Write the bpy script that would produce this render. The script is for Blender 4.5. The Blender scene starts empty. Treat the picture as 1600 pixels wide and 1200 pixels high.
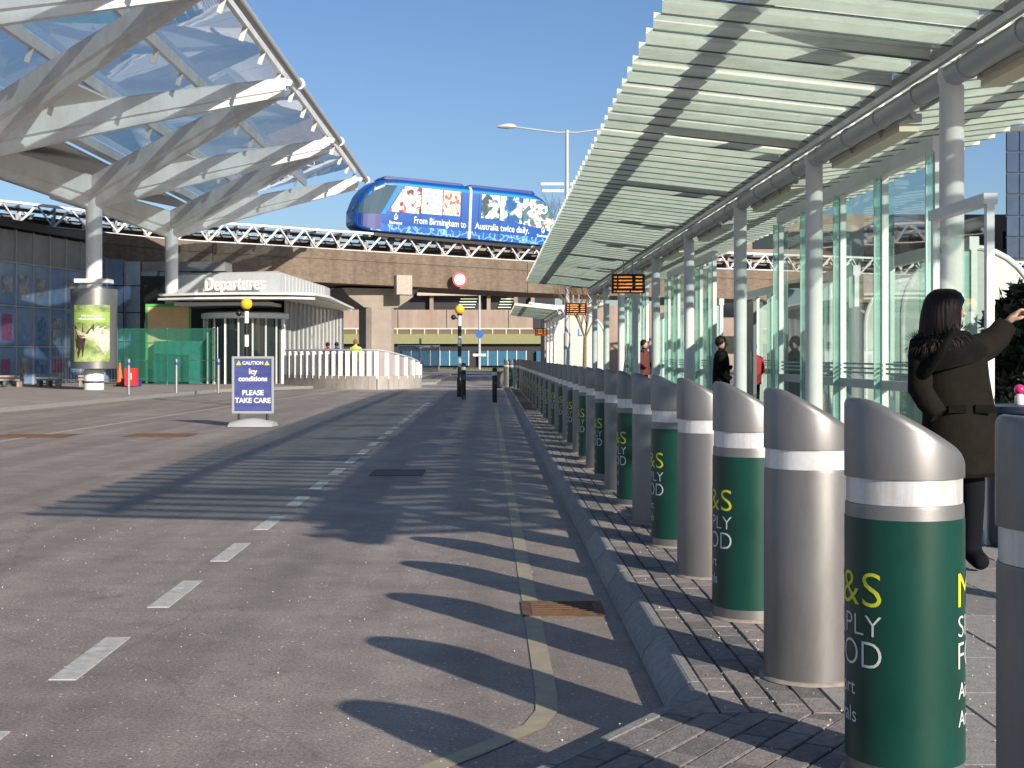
import bpy, bmesh, math, random
from mathutils import Vector, Matrix
random.seed(7)
R = math.radians
sc = bpy.context.scene
C = sc.collection

# ------------------------------------------------------------------ camera
cam_d = bpy.data.cameras.new("camera")
cam = bpy.data.objects.new("camera", cam_d); C.objects.link(cam)
cam.location = (0, 0, 1.34); cam.rotation_euler = (R(90), 0, 0)
cam_d.sensor_width = 36; cam_d.lens = 2200/1600*36
cam_d.shift_x = 35/1600; cam_d.shift_y = -44/1600
cam_d.clip_start = 0.1; cam_d.clip_end = 6000
sc.camera = cam
sc.render.resolution_x = 1024; sc.render.resolution_y = 768

# ------------------------------------------------------------------ world + sun
EL = R(22.0); AZ = math.atan2(.545, -.838)           # direction towards the sun (x=sin, y=cos)
w = bpy.data.worlds.new("World"); sc.world = w; w.use_nodes = True
nt = w.node_tree; bg = nt.nodes["Background"]
sky = nt.nodes.new("ShaderNodeTexSky"); sky.sky_type = 'NISHITA'; sky.sun_disc = False
sky.sun_elevation = EL; sky.sun_rotation = AZ; sky.air_density = 1.0; sky.dust_density = 0.6; sky.ozone_density = 2.0
tm = nt.nodes.new("ShaderNodeMix"); tm.data_type = 'RGBA'; tm.blend_type = 'MULTIPLY'; tm.inputs[0].default_value = 1; tm.inputs[7].default_value = (.80, .94, 1.17, 1)
nt.links.new(sky.outputs[0], tm.inputs[6]); nt.links.new(tm.outputs[2], bg.inputs[0]); bg.inputs[1].default_value = 0.076
sd = bpy.data.lights.new("sun", 'SUN'); sd.energy = 5.0; sd.angle = R(0.53); sd.color = (1.0, .92, .81)
sun = bpy.data.objects.new("sun", sd); C.objects.link(sun)
sdir = Vector((math.sin(AZ)*math.cos(EL), math.cos(AZ)*math.cos(EL), math.sin(EL)))
sun.rotation_euler = sdir.to_track_quat('Z', 'Y').to_euler()
sun.location = sdir*60
sc.view_settings.view_transform = 'Standard'; sc.view_settings.look = 'None'
sc.view_settings.exposure = 0.40; sc.view_settings.gamma = 1
try: sc.view_settings.use_curve_mapping = False
except Exception: pass
sc.render.engine = 'CYCLES'
sc.cycles.transparent_max_bounces = 32
sc.cycles.max_bounces = 8

# ------------------------------------------------------------------ materials
MATS = {}
def mat(name, col, rough=.6, metal=0., var=0., scale=6., bump=0., bscale=60., spec=.5, col2=None, coat=0., detail=6, stretch=None):
    if name in MATS: return MATS[name]
    m = bpy.data.materials.new(name); m.use_nodes = True; MATS[name] = m
    n = m.node_tree; b = n.nodes["Principled BSDF"]
    b.inputs["Base Color"].default_value = (*col, 1); b.inputs["Roughness"].default_value = rough
    b.inputs["Metallic"].default_value = metal; b.inputs["Specular IOR Level"].default_value = spec
    if coat: b.inputs["Coat Weight"].default_value = coat
    tc = n.nodes.new("ShaderNodeTexCoord"); src = tc.outputs["Object"]
    if stretch:
        mp = n.nodes.new("ShaderNodeMapping"); mp.inputs["Scale"].default_value = stretch
        n.links.new(src, mp.inputs[0]); src = mp.outputs[0]
    if var or col2:
        t = n.nodes.new("ShaderNodeTexNoise"); t.inputs["Scale"].default_value = scale; t.inputs["Detail"].default_value = detail
        t.inputs["Roughness"].default_value = .65
        n.links.new(src, t.inputs["Vector"])
        r = n.nodes.new("ShaderNodeValToRGB"); n.links.new(t.outputs["Fac"], r.inputs[0])
        c2 = col2 if col2 else tuple(min(1, c*(1+var)) for c in col)
        c1 = col if col2 else tuple(c*(1-var) for c in col)
        r.color_ramp.elements[0].position = .34; r.color_ramp.elements[1].position = .66
        r.color_ramp.elements[0].color = (*c1, 1); r.color_ramp.elements[1].color = (*c2, 1)
        n.links.new(r.outputs[0], b.inputs["Base Color"])
        m["ramp"] = r.name
    if bump:
        t2 = n.nodes.new("ShaderNodeTexNoise"); t2.inputs["Scale"].default_value = bscale; t2.inputs["Detail"].default_value = 4
        n.links.new(src, t2.inputs["Vector"])
        bp = n.nodes.new("ShaderNodeBump"); bp.inputs["Strength"].default_value = bump; bp.inputs["Distance"].default_value = .01
        n.links.new(t2.outputs["Fac"], bp.inputs["Height"]); n.links.new(bp.outputs[0], b.inputs["Normal"])
    return m

def glass(name, tint, refl=1.0, diffuse=0.0, dcol=(.8,.9,.85), rough=.02, ior=1.62, trans=False, wob=0.):
    """thin sheet glass: tinted transparency + fresnel mirror + a little frosting / dirt"""
    if name in MATS: return MATS[name]
    m = bpy.data.materials.new(name); m.use_nodes = True; MATS[name] = m
    n = m.node_tree; n.nodes.clear()
    out = n.nodes.new("ShaderNodeOutputMaterial")
    tr = n.nodes.new("ShaderNodeBsdfTransparent"); tr.inputs[0].default_value = (*tint, 1)
    gl = n.nodes.new("ShaderNodeBsdfGlossy"); gl.inputs["Roughness"].default_value = rough
    gl.inputs["Color"].default_value = (refl, refl, refl, 1)
    fr = n.nodes.new("ShaderNodeFresnel"); fr.inputs[0].default_value = ior
    if wob:
        tc = n.nodes.new("ShaderNodeTexCoord"); t2 = n.nodes.new("ShaderNodeTexNoise"); t2.inputs["Scale"].default_value = .8
        n.links.new(tc.outputs["Object"], t2.inputs["Vector"])
        bp = n.nodes.new("ShaderNodeBump"); bp.inputs["Strength"].default_value = wob; bp.inputs["Distance"].default_value = .05
        n.links.new(t2.outputs["Fac"], bp.inputs["Height"]); n.links.new(bp.outputs[0], gl.inputs["Normal"])
    mx = n.nodes.new("ShaderNodeMixShader")
    base = tr.outputs[0]
    if diffuse:
        df = n.nodes.new("ShaderNodeBsdfTranslucent" if trans else "ShaderNodeBsdfDiffuse"); df.inputs[0].default_value = (*dcol, 1)
        d2 = n.nodes.new("ShaderNodeBsdfDiffuse"); d2.inputs[0].default_value = (*dcol, 1)
        mm = n.nodes.new("ShaderNodeMixShader"); mm.inputs[0].default_value = .5
        n.links.new(df.outputs[0], mm.inputs[1]); n.links.new(d2.outputs[0], mm.inputs[2])
        m2 = n.nodes.new("ShaderNodeMixShader"); m2.inputs[0].default_value = diffuse
        n.links.new(base, m2.inputs[1]); n.links.new(mm.outputs[0], m2.inputs[2]); base = m2.outputs[0]
    ge = n.nodes.new("ShaderNodeNewGeometry")      # mirror only on the outer face of each sheet
    sb_ = n.nodes.new("ShaderNodeMath"); sb_.operation = 'SUBTRACT'; sb_.inputs[0].default_value = 1; n.links.new(ge.outputs["Backfacing"], sb_.inputs[1])
    ml = n.nodes.new("ShaderNodeMath"); ml.operation = 'MULTIPLY'; n.links.new(fr.outputs[0], ml.inputs[0]); n.links.new(sb_.outputs[0], ml.inputs[1])
    n.links.new(ml.outputs[0], mx.inputs[0]); n.links.new(base, mx.inputs[1]); n.links.new(gl.outputs[0], mx.inputs[2])
    n.links.new(mx.outputs[0], out.inputs[0])
    return m

def emit(name, col, s):
    m = mat(name, col, .5); b = m.node_tree.nodes["Principled BSDF"]
    b.inputs["Emission Color"].default_value = (*col, 1); b.inputs["Emission Strength"].default_value = s
    return m

def extra(m, lo=.85, hi=1.05, obj=True, streak=None, sscale=2., smin=.7, pos=(.35,.6)):
    """per-object tone shift and vertical / directional grime streaks on top of the base colour"""
    n = m.node_tree; b = n.nodes["Principled BSDF"]; L = n.links
    if b.inputs["Base Color"].links: src = b.inputs["Base Color"].links[0].from_socket
    else:
        rgb = n.nodes.new("ShaderNodeRGB"); rgb.outputs[0].default_value = b.inputs["Base Color"].default_value; src = rgb.outputs[0]
    def mul(a, fac):
        x = n.nodes.new("ShaderNodeMix"); x.data_type = 'RGBA'; x.blend_type = 'MULTIPLY'; x.inputs[0].default_value = 1
        L.new(a, x.inputs[6]); L.new(fac, x.inputs[7]); return x.outputs[2]
    if obj:
        oi = n.nodes.new("ShaderNodeObjectInfo"); mr = n.nodes.new("ShaderNodeMapRange"); mr.inputs[3].default_value = lo; mr.inputs[4].default_value = hi
        L.new(oi.outputs["Random"], mr.inputs[0]); src = mul(src, mr.outputs[0])
    if streak:
        tc = n.nodes.new("ShaderNodeTexCoord"); mp = n.nodes.new("ShaderNodeMapping"); mp.inputs["Scale"].default_value = streak
        if obj:
            oi2 = n.nodes.new("ShaderNodeObjectInfo"); va = n.nodes.new("ShaderNodeVectorMath"); va.operation = 'SCALE'; va.inputs[0].default_value = (31,17,9); L.new(oi2.outputs["Random"], va.inputs["Scale"])
            vb = n.nodes.new("ShaderNodeVectorMath"); vb.operation = 'ADD'; L.new(tc.outputs["Object"], vb.inputs[0]); L.new(va.outputs[0], vb.inputs[1]); L.new(vb.outputs[0], mp.inputs[0])
        else: L.new(tc.outputs["Object"], mp.inputs[0])
        t = n.nodes.new("ShaderNodeTexNoise"); t.inputs["Scale"].default_value = sscale; t.inputs["Detail"].default_value = 6; t.inputs["Roughness"].default_value = .7
        L.new(mp.outputs[0], t.inputs["Vector"]); r = n.nodes.new("ShaderNodeValToRGB"); L.new(t.outputs["Fac"], r.inputs[0])
        r.color_ramp.elements[0].position = pos[0]; r.color_ramp.elements[1].position = pos[1]
        r.color_ramp.elements[0].color = (smin,smin*.98,smin*.94,1); r.color_ramp.elements[1].color = (1,1,1,1); src = mul(src, r.outputs[0])
    L.new(src, b.inputs["Base Color"])
# tarmac: warm grey stone chippings, bright flecks, broad stains
def make_tarmac():
    m = bpy.data.materials.new("tarmac"); m.use_nodes = True; MATS["tarmac"] = m
    n = m.node_tree; b = n.nodes["Principled BSDF"]; L = n.links
    tc = n.nodes.new("ShaderNodeTexCoord")
    def noise(s, d=5, ro=.6):
        t = n.nodes.new("ShaderNodeTexNoise"); t.inputs["Scale"].default_value = s; t.inputs["Detail"].default_value = d; t.inputs["Roughness"].default_value = ro
        L.new(tc.outputs["Object"], t.inputs["Vector"]); return t.outputs["Fac"]
    def ramp(f, stops):
        r = n.nodes.new("ShaderNodeValToRGB"); L.new(f, r.inputs[0])
        e = r.color_ramp.elements
        while len(e) < len(stops): e.new(.5)
        for k, (p, c) in enumerate(stops): e[k].position = p; e[k].color = (*c, 1) if len(c) == 3 else c
        return r.outputs[0]
    def mix(f, a, bb, mode='MIX'):
        x = n.nodes.new("ShaderNodeMix"); x.data_type = 'RGBA'; x.blend_type = mode
        if isinstance(f, float): x.inputs[0].default_value = f
        else: L.new(f, x.inputs[0])
        L.new(a, x.inputs[6])
        if isinstance(bb, tuple): x.inputs[7].default_value = (*bb, 1)
        else: L.new(bb, x.inputs[7])
        return x.outputs[2]
    base = ramp(noise(.35, 6), [(.3, (.262, .220, .192)), (.7, (.355, .301, .265))])
    grain = ramp(noise(70, 3, .8), [(.33, (.42, .41, .40)), (.55, (1, 1, 1)), (.72, (1.55, 1.5, 1.45))])
    c = mix(.8, base, grain, 'MULTIPLY')
    pat = ramp(noise(3.1, 6, .7), [(.32, (.78, .78, .79)), (.66, (1.14, 1.13, 1.11))])
    c = mix(1., c, pat, 'MULTIPLY')
    # light stone flecks
    v = n.nodes.new("ShaderNodeTexVoronoi"); v.inputs["Scale"].default_value = 26; L.new(tc.outputs["Object"], v.inputs["Vector"])
    fl = ramp(v.outputs["Distance"], [(.10, (1, 1, 1)), (.17, (0, 0, 0))])
    sel = ramp(v.outputs["Color"], [(.62, (0, 0, 0)), (.68, (1, 1, 1))])
    f = n.nodes.new("ShaderNodeMath"); f.operation = 'MULTIPLY'; L.new(fl, f.inputs[0]); L.new(sel, f.inputs[1])
    c = mix(f.outputs[0], c, (.72, .70, .67))
    # dark patches
    dk = ramp(noise(.9, 3), [(.62, (0, 0, 0)), (.74, (.35, .35, .35))])
    c = mix(dk, c, (.16, .138, .122))
    # tyre polish streaks along the road
    mp = n.nodes.new("ShaderNodeMapping"); mp.inputs["Scale"].default_value = (2.2, .07, 1); L.new(tc.outputs["Object"], mp.inputs[0])
    t = n.nodes.new("ShaderNodeTexNoise"); t.inputs["Scale"].default_value = 1.0; t.inputs["Detail"].default_value = 4; L.new(mp.outputs[0], t.inputs["Vector"])
    st = ramp(t.outputs["Fac"], [(.38, (.84, .84, .84)), (.62, (1.12, 1.12, 1.11))])
    c = mix(1., c, st, 'MULTIPLY')
    # oil drips and damp stains
    st2 = ramp(noise(1.7, 5, .75), [(.60, (0, 0, 0)), (.68, (.5, .5, .5))]); c = mix(st2, c, (.13, .115, .105))
    sp = ramp(noise(11, 2, .5), [(.70, (0, 0, 0)), (.76, (.6, .6, .6))]); c = mix(sp, c, (.09, .08, .075))
    lt = ramp(noise(.55, 4, .6), [(.55, (0, 0, 0)), (.70, (.30, .30, .30))]); c = mix(lt, c, (.46, .42, .38))
    # hairline cracks
    v2 = n.nodes.new("ShaderNodeTexVoronoi"); v2.feature = 'DISTANCE_TO_EDGE'; v2.inputs["Scale"].default_value = .28
    wn = n.nodes.new("ShaderNodeTexNoise"); wn.inputs["Scale"].default_value = 1.4; wn.inputs["Detail"].default_value = 5; L.new(tc.outputs["Object"], wn.inputs["Vector"])
    wm = n.nodes.new("ShaderNodeMix"); wm.data_type = 'RGBA'; wm.inputs[0].default_value = .25; L.new(tc.outputs["Object"], wm.inputs[6]); L.new(wn.outputs["Color"], wm.inputs[7])
    L.new(wm.outputs[2], v2.inputs["Vector"])
    ck = ramp(v2.outputs["Distance"], [(.0, (.25, .25, .25)), (.0028, (0, 0, 0))]); c = mix(ck, c, (.07, .06, .055))
    L.new(c, b.inputs["Base Color"])
    b.inputs["Roughness"].default_value = .62
    bt = n.nodes.new("ShaderNodeBump"); bt.inputs["Strength"].default_value = .55; bt.inputs["Distance"].default_value = .008
    L.new(noise(95, 3, .7), bt.inputs["Height"]); L.new(bt.outputs[0], b.inputs["Normal"])
    return m
TARMAC = make_tarmac()

M_white = mat("white_paint", (.74,.74,.71), .4, var=.06, scale=3)
M_grey = mat("grey_paint", (.44,.45,.45), .42, var=.05, scale=2)
M_canopy = mat("canopy_steel", (.72,.715,.70), .38, var=.07, scale=.8)
M_soffit = mat("canopy_soffit", (.70,.68,.66), .55, var=.06, scale=.6)
M_steel = mat("brushed_steel", (.55,.55,.55), .3, metal=.9, var=.06, scale=8)
M_boll = mat("bollard_silver", (.245,.232,.224), .42, metal=.6, var=.045, scale=5, bump=.05, bscale=300)
M_band = mat("reflective_tape", (.78,.77,.76), .32, metal=.35, var=.05, scale=40)
M_green = mat("green_vinyl", (.003,.048,.033), .36, var=.08, scale=3)
M_yel_l = mat("yellow_print", (.70,.72,.03), .4)
M_wht_l = mat("white_print", (.72,.74,.72), .4)
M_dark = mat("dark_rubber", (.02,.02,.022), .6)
M_black = mat("black_paint", (.012,.012,.013), .35)
M_louv = mat("frosted_plank", (.84,.86,.73), .45, var=.08, scale=2.5)
M_line = mat("road_paint_white", (.60,.59,.55), .6, col2=(.36,.34,.31), scale=14)
M_yline = mat("road_paint_yellow", (.40,.34,.20), .6, col2=(.30,.26,.21), scale=9)
M_kerb = mat("kerb_stone", (.27,.26,.245), .75, var=.2, scale=25, bump=.4, bscale=120)
M_joint = mat("paving_joint_sand", (.035,.032,.03), .9)
M_slab = mat("paving_slab", (.30,.28,.26), .75, var=.16, scale=20, bump=.3, bscale=100)
M_conc = mat("concrete_pale", (.42,.38,.34), .8, var=.12, scale=.8, bump=.2, bscale=8)
M_brownc = mat("concrete_brown_aggregate", (.185,.137,.098), .85, var=.22, scale=3.5, bump=.7, bscale=9, stretch=(1,1,2))
M_pink = mat("concrete_pink", (.36,.27,.215), .8, var=.08, scale=.6)
M_glass = glass("clear_screen_glass", (.85,.92,.895), diffuse=.03, wob=.02, ior=1.9)
M_gedge = mat("glass_edge_green", (.42,.68,.58), .2, spec=.7)
M_fin = glass("glass_fin_green", (.68,.90,.84), diffuse=.30, dcol=(.55,.80,.71))
M_rglass = glass("canopy_roof_glass", (.68,.76,.80), diffuse=.20, dcol=(.76,.82,.84), trans=True, wob=.05)
M_lglass = glass("canopy_pane_glass", (.75,.82,.82), diffuse=.10, dcol=(.72,.84,.82), trans=True, rough=.15)
M_navy = mat("tinted_blue_glass", (.09,.16,.30), .10, var=.5, scale=.35, spec=.9)
M_bgl = mat("window_film_blue", (.27,.37,.52), .16, col2=(.12,.22,.40), scale=.5, spec=.7)
M_dglass = mat("dark_window", (.012,.018,.02), .08, spec=.8)

extra(M_louv, .86, 1.04, streak=(1.2,8,8), sscale=2.5, smin=.80, pos=(.30,.52))
extra(M_brownc, .93, 1.05, streak=(1.4,1.4,.22), sscale=1.1, smin=.72)
extra(M_pink, obj=False, streak=(1,1,.15), sscale=.9, smin=.78)
extra(M_conc, obj=False, streak=(2,2,.3), sscale=2, smin=.75)
extra(M_boll, .93, 1.05, streak=(3,3,.7), sscale=2.2, smin=.82, pos=(.3,.5))
extra(M_green, .92, 1.06, streak=(3,3,1.2), sscale=3, smin=.80, pos=(.3,.5))
extra(M_band, .94, 1.03, streak=(9,9,1.), sscale=3, smin=.80, pos=(.35,.55))
extra(M_canopy, .95, 1.03, streak=(.8,.8,.3), sscale=1.5, smin=.84)
extra(M_kerb, .85, 1.08)
# ------------------------------------------------------------------ mesh helpers
class MB:
    def __init__(s): s.v = []; s.f = []; s.mi = []
    def add(s, vs, fs, mi=0):
        o = len(s.v); s.v += [tuple(p) for p in vs]
        for f in fs: s.f.append(tuple(i+o for i in f)); s.mi.append(mi)
    def box(s, x0, x1, y0, y1, z0, z1, mi=0):
        s.add([(x0,y0,z0),(x1,y0,z0),(x1,y1,z0),(x0,y1,z0),(x0,y0,z1),(x1,y0,z1),(x1,y1,z1),(x0,y1,z1)],
              [(0,3,2,1),(4,5,6,7),(0,1,5,4),(1,2,6,5),(2,3,7,6),(3,0,4,7)], mi)
    def beam(s, p, q, w, h, up=(0,0,1), w2=None, h2=None, mi=0):
        p = Vector(p); q = Vector(q); d = (q-p).normalized(); up = Vector(up)
        if abs(d.dot(up)) > .98: up = Vector((0,1,0))
        sx = d.cross(up).normalized(); sz = sx.cross(d).normalized()
        w2 = w if w2 is None else w2; h2 = h if h2 is None else h2
        vs = []
        for P, ww, hh in ((p,w,h),(q,w2,h2)):
            for a, b in ((-1,-1),(1,-1),(1,1),(-1,1)): vs.append(P + sx*a*ww/2 + sz*b*hh/2)
        s.add(vs, [(3,2,1,0),(4,5,6,7),(0,1,5,4),(1,2,6,5),(2,3,7,6),(3,0,4,7)], mi)
    def tube(s, p, q, r, n=12, r2=None, cap=True, mi=0):
        p = Vector(p); q = Vector(q); d = (q-p).normalized()
        a = Vector((0,0,1)) if abs(d.z) < .9 else Vector((1,0,0))
        u = d.cross(a).normalized(); v = d.cross(u)
        r2 = r if r2 is None else r2
        vs = [P + (u*math.cos(2*math.pi*i/n)+v*math.sin(2*math.pi*i/n))*rr for P, rr in ((p,r),(q,r2)) for i in range(n)]
        fs = [(i, i+n, (i+1)%n+n, (i+1)%n) for i in range(n)]
        if cap: fs += [tuple(range(n)), tuple(range(2*n-1, n-1, -1))]
        s.add(vs, fs, mi)
    def path(s, pts, r, n=10):
        for a, b in zip(pts, pts[1:]): s.tube(a, b, r, n)
        for p in pts[1:-1]: s.ball(p, r, 8, 5)
    def ball(s, c, r, n=16, m=10, sz=1., sx=1., sy=1.):
        c = Vector(c); vs = []; fs = []
        for j in range(m+1):
            t = math.pi*j/m
            for i in range(n):
                a = 2*math.pi*i/n
                vs.append((c.x+r*sx*math.sin(t)*math.cos(a), c.y+r*sy*math.sin(t)*math.sin(a), c.z+r*sz*math.cos(t)))
        for j in range(m):
            for i in range(n): fs.append((j*n+i, (j+1)*n+i, (j+1)*n+(i+1)%n, j*n+(i+1)%n))
        s.add(vs, fs)
    def lathe(s, prof, c=(0,0), n=24, caps=True):
        vs = []; fs = []
        for r, z in prof:
            for i in range(n):
                a = 2*math.pi*i/n; vs.append((c[0]+r*math.cos(a), c[1]+r*math.sin(a), z))
        for j in range(len(prof)-1):
            for i in range(n): fs.append((j*n+i, j*n+(i+1)%n, (j+1)*n+(i+1)%n, (j+1)*n+i))
        if caps: fs += [tuple(range(n-1,-1,-1)), tuple((len(prof)-1)*n+i for i in range(n))]
        s.add(vs, fs)
    def loft(s, rings, caps=True, closed=True):
        n = len(rings[0]); vs = [p for r in rings for p in r]; fs = []
        for j in range(len(rings)-1):
            for i in range(n if closed else n-1): fs.append((j*n+i, j*n+(i+1)%n, (j+1)*n+(i+1)%n, (j+1)*n+i))
        if caps: fs += [tuple(range(n-1,-1,-1)), tuple((len(rings)-1)*n+i for i in range(n))]
        s.add(vs, fs)
    def prism(s, poly, z0, z1):
        n = len(poly)
        s.add([(x,y,z0) for x,y in poly]+[(x,y,z1) for x,y in poly],
              [tuple(range(n-1,-1,-1)), tuple(range(n,2*n))]+[(i,(i+1)%n,(i+1)%n+n,i+n) for i in range(n)])
    def mesh(s, name, m, smooth=False, bevel=0.):
        me = bpy.data.meshes.new(name); me.from_pydata(s.v, [], s.f)
        for mm in (m if isinstance(m, (list,tuple)) else [m]): me.materials.append(mm)
        bm = bmesh.new(); bm.from_mesh(me)
        bmesh.ops.recalc_face_normals(bm, faces=bm.faces)
        if bevel: bmesh.ops.bevel(bm, geom=[e for e in bm.edges], offset=bevel, segments=2, affect='EDGES', clamp_overlap=True)
        bm.to_mesh(me); bm.free()
        if not bevel and isinstance(m, (list,tuple)):
            for p, k in zip(me.polygons, s.mi): p.material_index = k
        if smooth:
            for p in me.polygons: p.use_smooth = True
            try: me.set_sharp_from_angle(angle=R(38))
            except Exception: pass
        return me
    def build(s, name, m, parent=None, smooth=False, bevel=0., loc=None, label=None):
        o = bpy.data.objects.new(name, s.mesh(name, m, smooth, bevel)); C.objects.link(o)
        if parent is not None: o.parent = parent
        if loc is not None: o.location = loc
        if label: o["label"] = label
        return o
def inst(name, me, parent=None, loc=(0,0,0), rot=(0,0,0)):
    o = bpy.data.objects.new(name, me); C.objects.link(o); o.location = loc; o.rotation_euler = rot
    if parent is not None: o.parent = parent
    return o
def thing(name, label, cat, loc=(0,0,0), rotz=0, group=None):
    o = bpy.data.objects.new(name, None); C.objects.link(o); o.location = loc; o.rotation_euler = (0,0,rotz)
    o.empty_display_size = .2
    return tag(o, label, cat, group)
def tag(o, label, cat, group=None):
    o["label"] = label; o["category"] = cat
    if group: o["group"] = group
    return o
def structure(o): o["kind"] = "structure"; return o
def stuff(o): o["kind"] = "stuff"; return o
def copy_tree(o, parent=None):
    c = o.copy(); C.objects.link(c)
    if parent is not None: c.parent = parent
    for ch in o.children: copy_tree(ch, c)
    return c
def text_mesh(txt, size, m, name="lettering", extrude=0., offset=0., align='LEFT', spacing=1., sub=0., sx=1.):
    cu = bpy.data.curves.new(name, 'FONT'); cu.body = txt; cu.size = size; cu.extrude = extrude; cu.offset = offset
    cu.align_x = align; cu.space_character = spacing; cu.resolution_u = 4
    o = bpy.data.objects.new(name+"_tmp", cu); C.objects.link(o)
    dg = bpy.context.evaluated_depsgraph_get(); dg.update()
    me = bpy.data.meshes.new_from_object(o.evaluated_get(dg)); me.name = name
    bpy.data.objects.remove(o); bpy.data.curves.remove(cu)
    if sub:
        bm = bmesh.new(); bm.from_mesh(me)
        for _ in range(4):
            es = [e for e in bm.edges if e.calc_length() > sub]
            if not es: break
            bmesh.ops.subdivide_edges(bm, edges=es, cuts=1)
            bmesh.ops.triangulate(bm, faces=[f for f in bm.faces if len(f.verts) > 3])
        bm.to_mesh(me); bm.free()
    if sx != 1:
        for v in me.vertices: v.co.x *= sx
    me.materials.clear(); me.materials.append(m)
    return me

# ================================================================== GROUND, ROAD, MARKINGS
g = MB(); g.add([(-900,-200,0),(900,-200,0),(900,2500,0),(-900,2500,0)], [(0,1,2,3)])
structure(g.build("road", TARMAC))
PZ = .12
KX = .665; KW = .125             # kerb face and width
ku = Vector((-.545, -.84, 0)).normalized()          # kerb after the bend
K0 = Vector((KX, 5.14, 0))
K1 = K0 + ku*6
# pavement bed (joint sand) right hand
g = MB()
bed = [(KX+.10, 5.09), (K1.x+.13, K1.y), (30, K1.y), (30, 60), (KX+.10, 60)]
g.prism([(x+.01, y) for x, y in bed], .0, PZ-.012)
pave = structure(g.build("pavement", M_joint))
# kerb stones
kb = MB(); kb.loft([[(x, y, z) for x, z in ((0,0),(.012,.045),(.072,.112),(.085,PZ),(KW,PZ),(KW,0))] for y in (.003,.911)])
kme = kb.mesh("kerb_stone", M_kerb, bevel=.004)
kerb = bpy.data.objects.new("kerb", None); C.objects.link(kerb); structure(kerb)
for i in range(60):
    inst("kerb_stone", kme, kerb, (KX, 5.27+.914*i, 0))
_n = Vector((-ku.y, ku.x, 0)); _n = -_n if _n.x < 0 else _n
_m = (Vector((1,0,0))+_n).normalized(); _c = _m.dot(Vector((1,0,0)))
g = MB(); pf = ((0,0),(.012,.045),(.072,.112),(.085,PZ),(KW,PZ),(KW,0))
g.loft([[tuple(K0+Vector((d,.127,z))) for d, z in pf], [tuple(K0+_m*d/_c+Vector((0,0,z))) for d, z in pf], [tuple(K0+ku*.127+_n*d+Vector((0,0,z))) for d, z in pf]])
g.build("kerb_corner_stone", M_kerb, kerb)
ang2 = math.atan2(ku.x, -ku.y)
for i in range(6):
    p = K0 + ku*(.914*(i+1)+.13)
    inst("kerb_stone", kme, kerb, (p.x, p.y, 0), (0,0,-math.atan2(-ku.x, -ku.y)))
# block paving: courses run along the kerb
bm_cols = [mat("block_paver", (.215,.19,.178), .8, var=.25, scale=30, bump=.5, bscale=90),
           mat("block_paver_light", (.265,.232,.21), .8, var=.25, scale=30, bump=.5, bscale=90),
           mat("block_paver_dark", (.16,.147,.14), .8, var=.25, scale=30, bump=.5, bscale=90)]
bmesh_list = []
for m in bm_cols:
    b = MB(); b.box(.003, .1, .003, .203, -.05, 0); bmesh_list.append(b.mesh("paving_block", m, bevel=.003))
blocks = []
xk = KX+KW+.002
for c in range(4):
    for j in range(0, 130):
        y = 4.82 + j*.206 + (0 if c % 2 else .103)
        blocks.append((xk+c*.105, y, 0, y))
        if j == 0 and c % 2 == 0 or False: pass
# zone after the bend: courses turn with the kerb, cut off against the straight courses
nrm = Vector((-ku.y, ku.x, 0))
if nrm.x < 0: nrm = -nrm
def clip(poly, f):
    out = []
    for i in range(len(poly)):
        a, b = poly[i-1], poly[i]; fa, fb = f(a), f(b)
        if (fa >= 0) != (fb >= 0): u = fa/(fa-fb); out.append((a[0]+(b[0]-a[0])*u, a[1]+(b[1]-a[1])*u))
        if fb >= 0: out.append(b)
    return out
xs0 = xk+4*.105
a2 = -math.atan2(-ku.x, -ku.y); cut = []
for c in range(26):
    for j in range(-14, 22):
        p = K0 + nrm*(KW+.002+c*.105) + ku*(j*.206+(0 if c % 2 else .103))
        q = [p+nrm*u-ku*v for u, v in ((.003,.003),(.1,.003),(.1,.203),(.003,.203))]
        poly = [(v.x, v.y) for v in q]
        if max(v[1] for v in poly) < 2.9 or p.x < -1: continue
        pc = clip(clip(poly, lambda v: 4.815-v[1]), lambda v: xs0-v[0])
        if len(pc) < 3: continue
        if all(abs(m_[0]-n_[0])+abs(m_[1]-n_[1]) < 1e-9 for m_, n_ in zip(sorted(pc), sorted(poly))) and len(pc) == 4: blocks.append((p.x, p.y, a2, p.y))
        else: cut.append(pc)
cut.append([(xk-.006,5.09),(xk-.19,4.825),(xk-.006,4.825)])
for c in range(0, 4):
    if c % 2 == 0: x = xk+c*.105; cut.append([(x+.003,4.823),(x+.1,4.823),(x+.1,4.92),(x+.003,4.92)])
for pc in cut:
    g = MB(); z = PZ+random.uniform(-.003,.002); g.prism(pc, z-.05, z); g.build("paving_block", bm_cols[random.choice((0,0,1,2))], pave)
blocks = [b for b in blocks if not (b[2] != 0 and b[3] < 3.3)]
blocks.sort(key=lambda b: b[3])
sb = MB()
for i, (x, y, a, _) in enumerate(blocks):
    z = PZ + random.uniform(-.003, .002)
    if i < 296-len(cut):
        inst("paving_block", bmesh_list[random.choice((0,0,1,2))], pave, (x, y, z), (random.uniform(-.008,.008), random.uniform(-.012,.012), a))
    elif a == 0:
        sb.box(x+.003, x+.1, y+.003, y+.203, z-.05, z, random.choice((0,0,1,2)))
stuff(sb.build("paving_blocks", bm_cols, pave))
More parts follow.
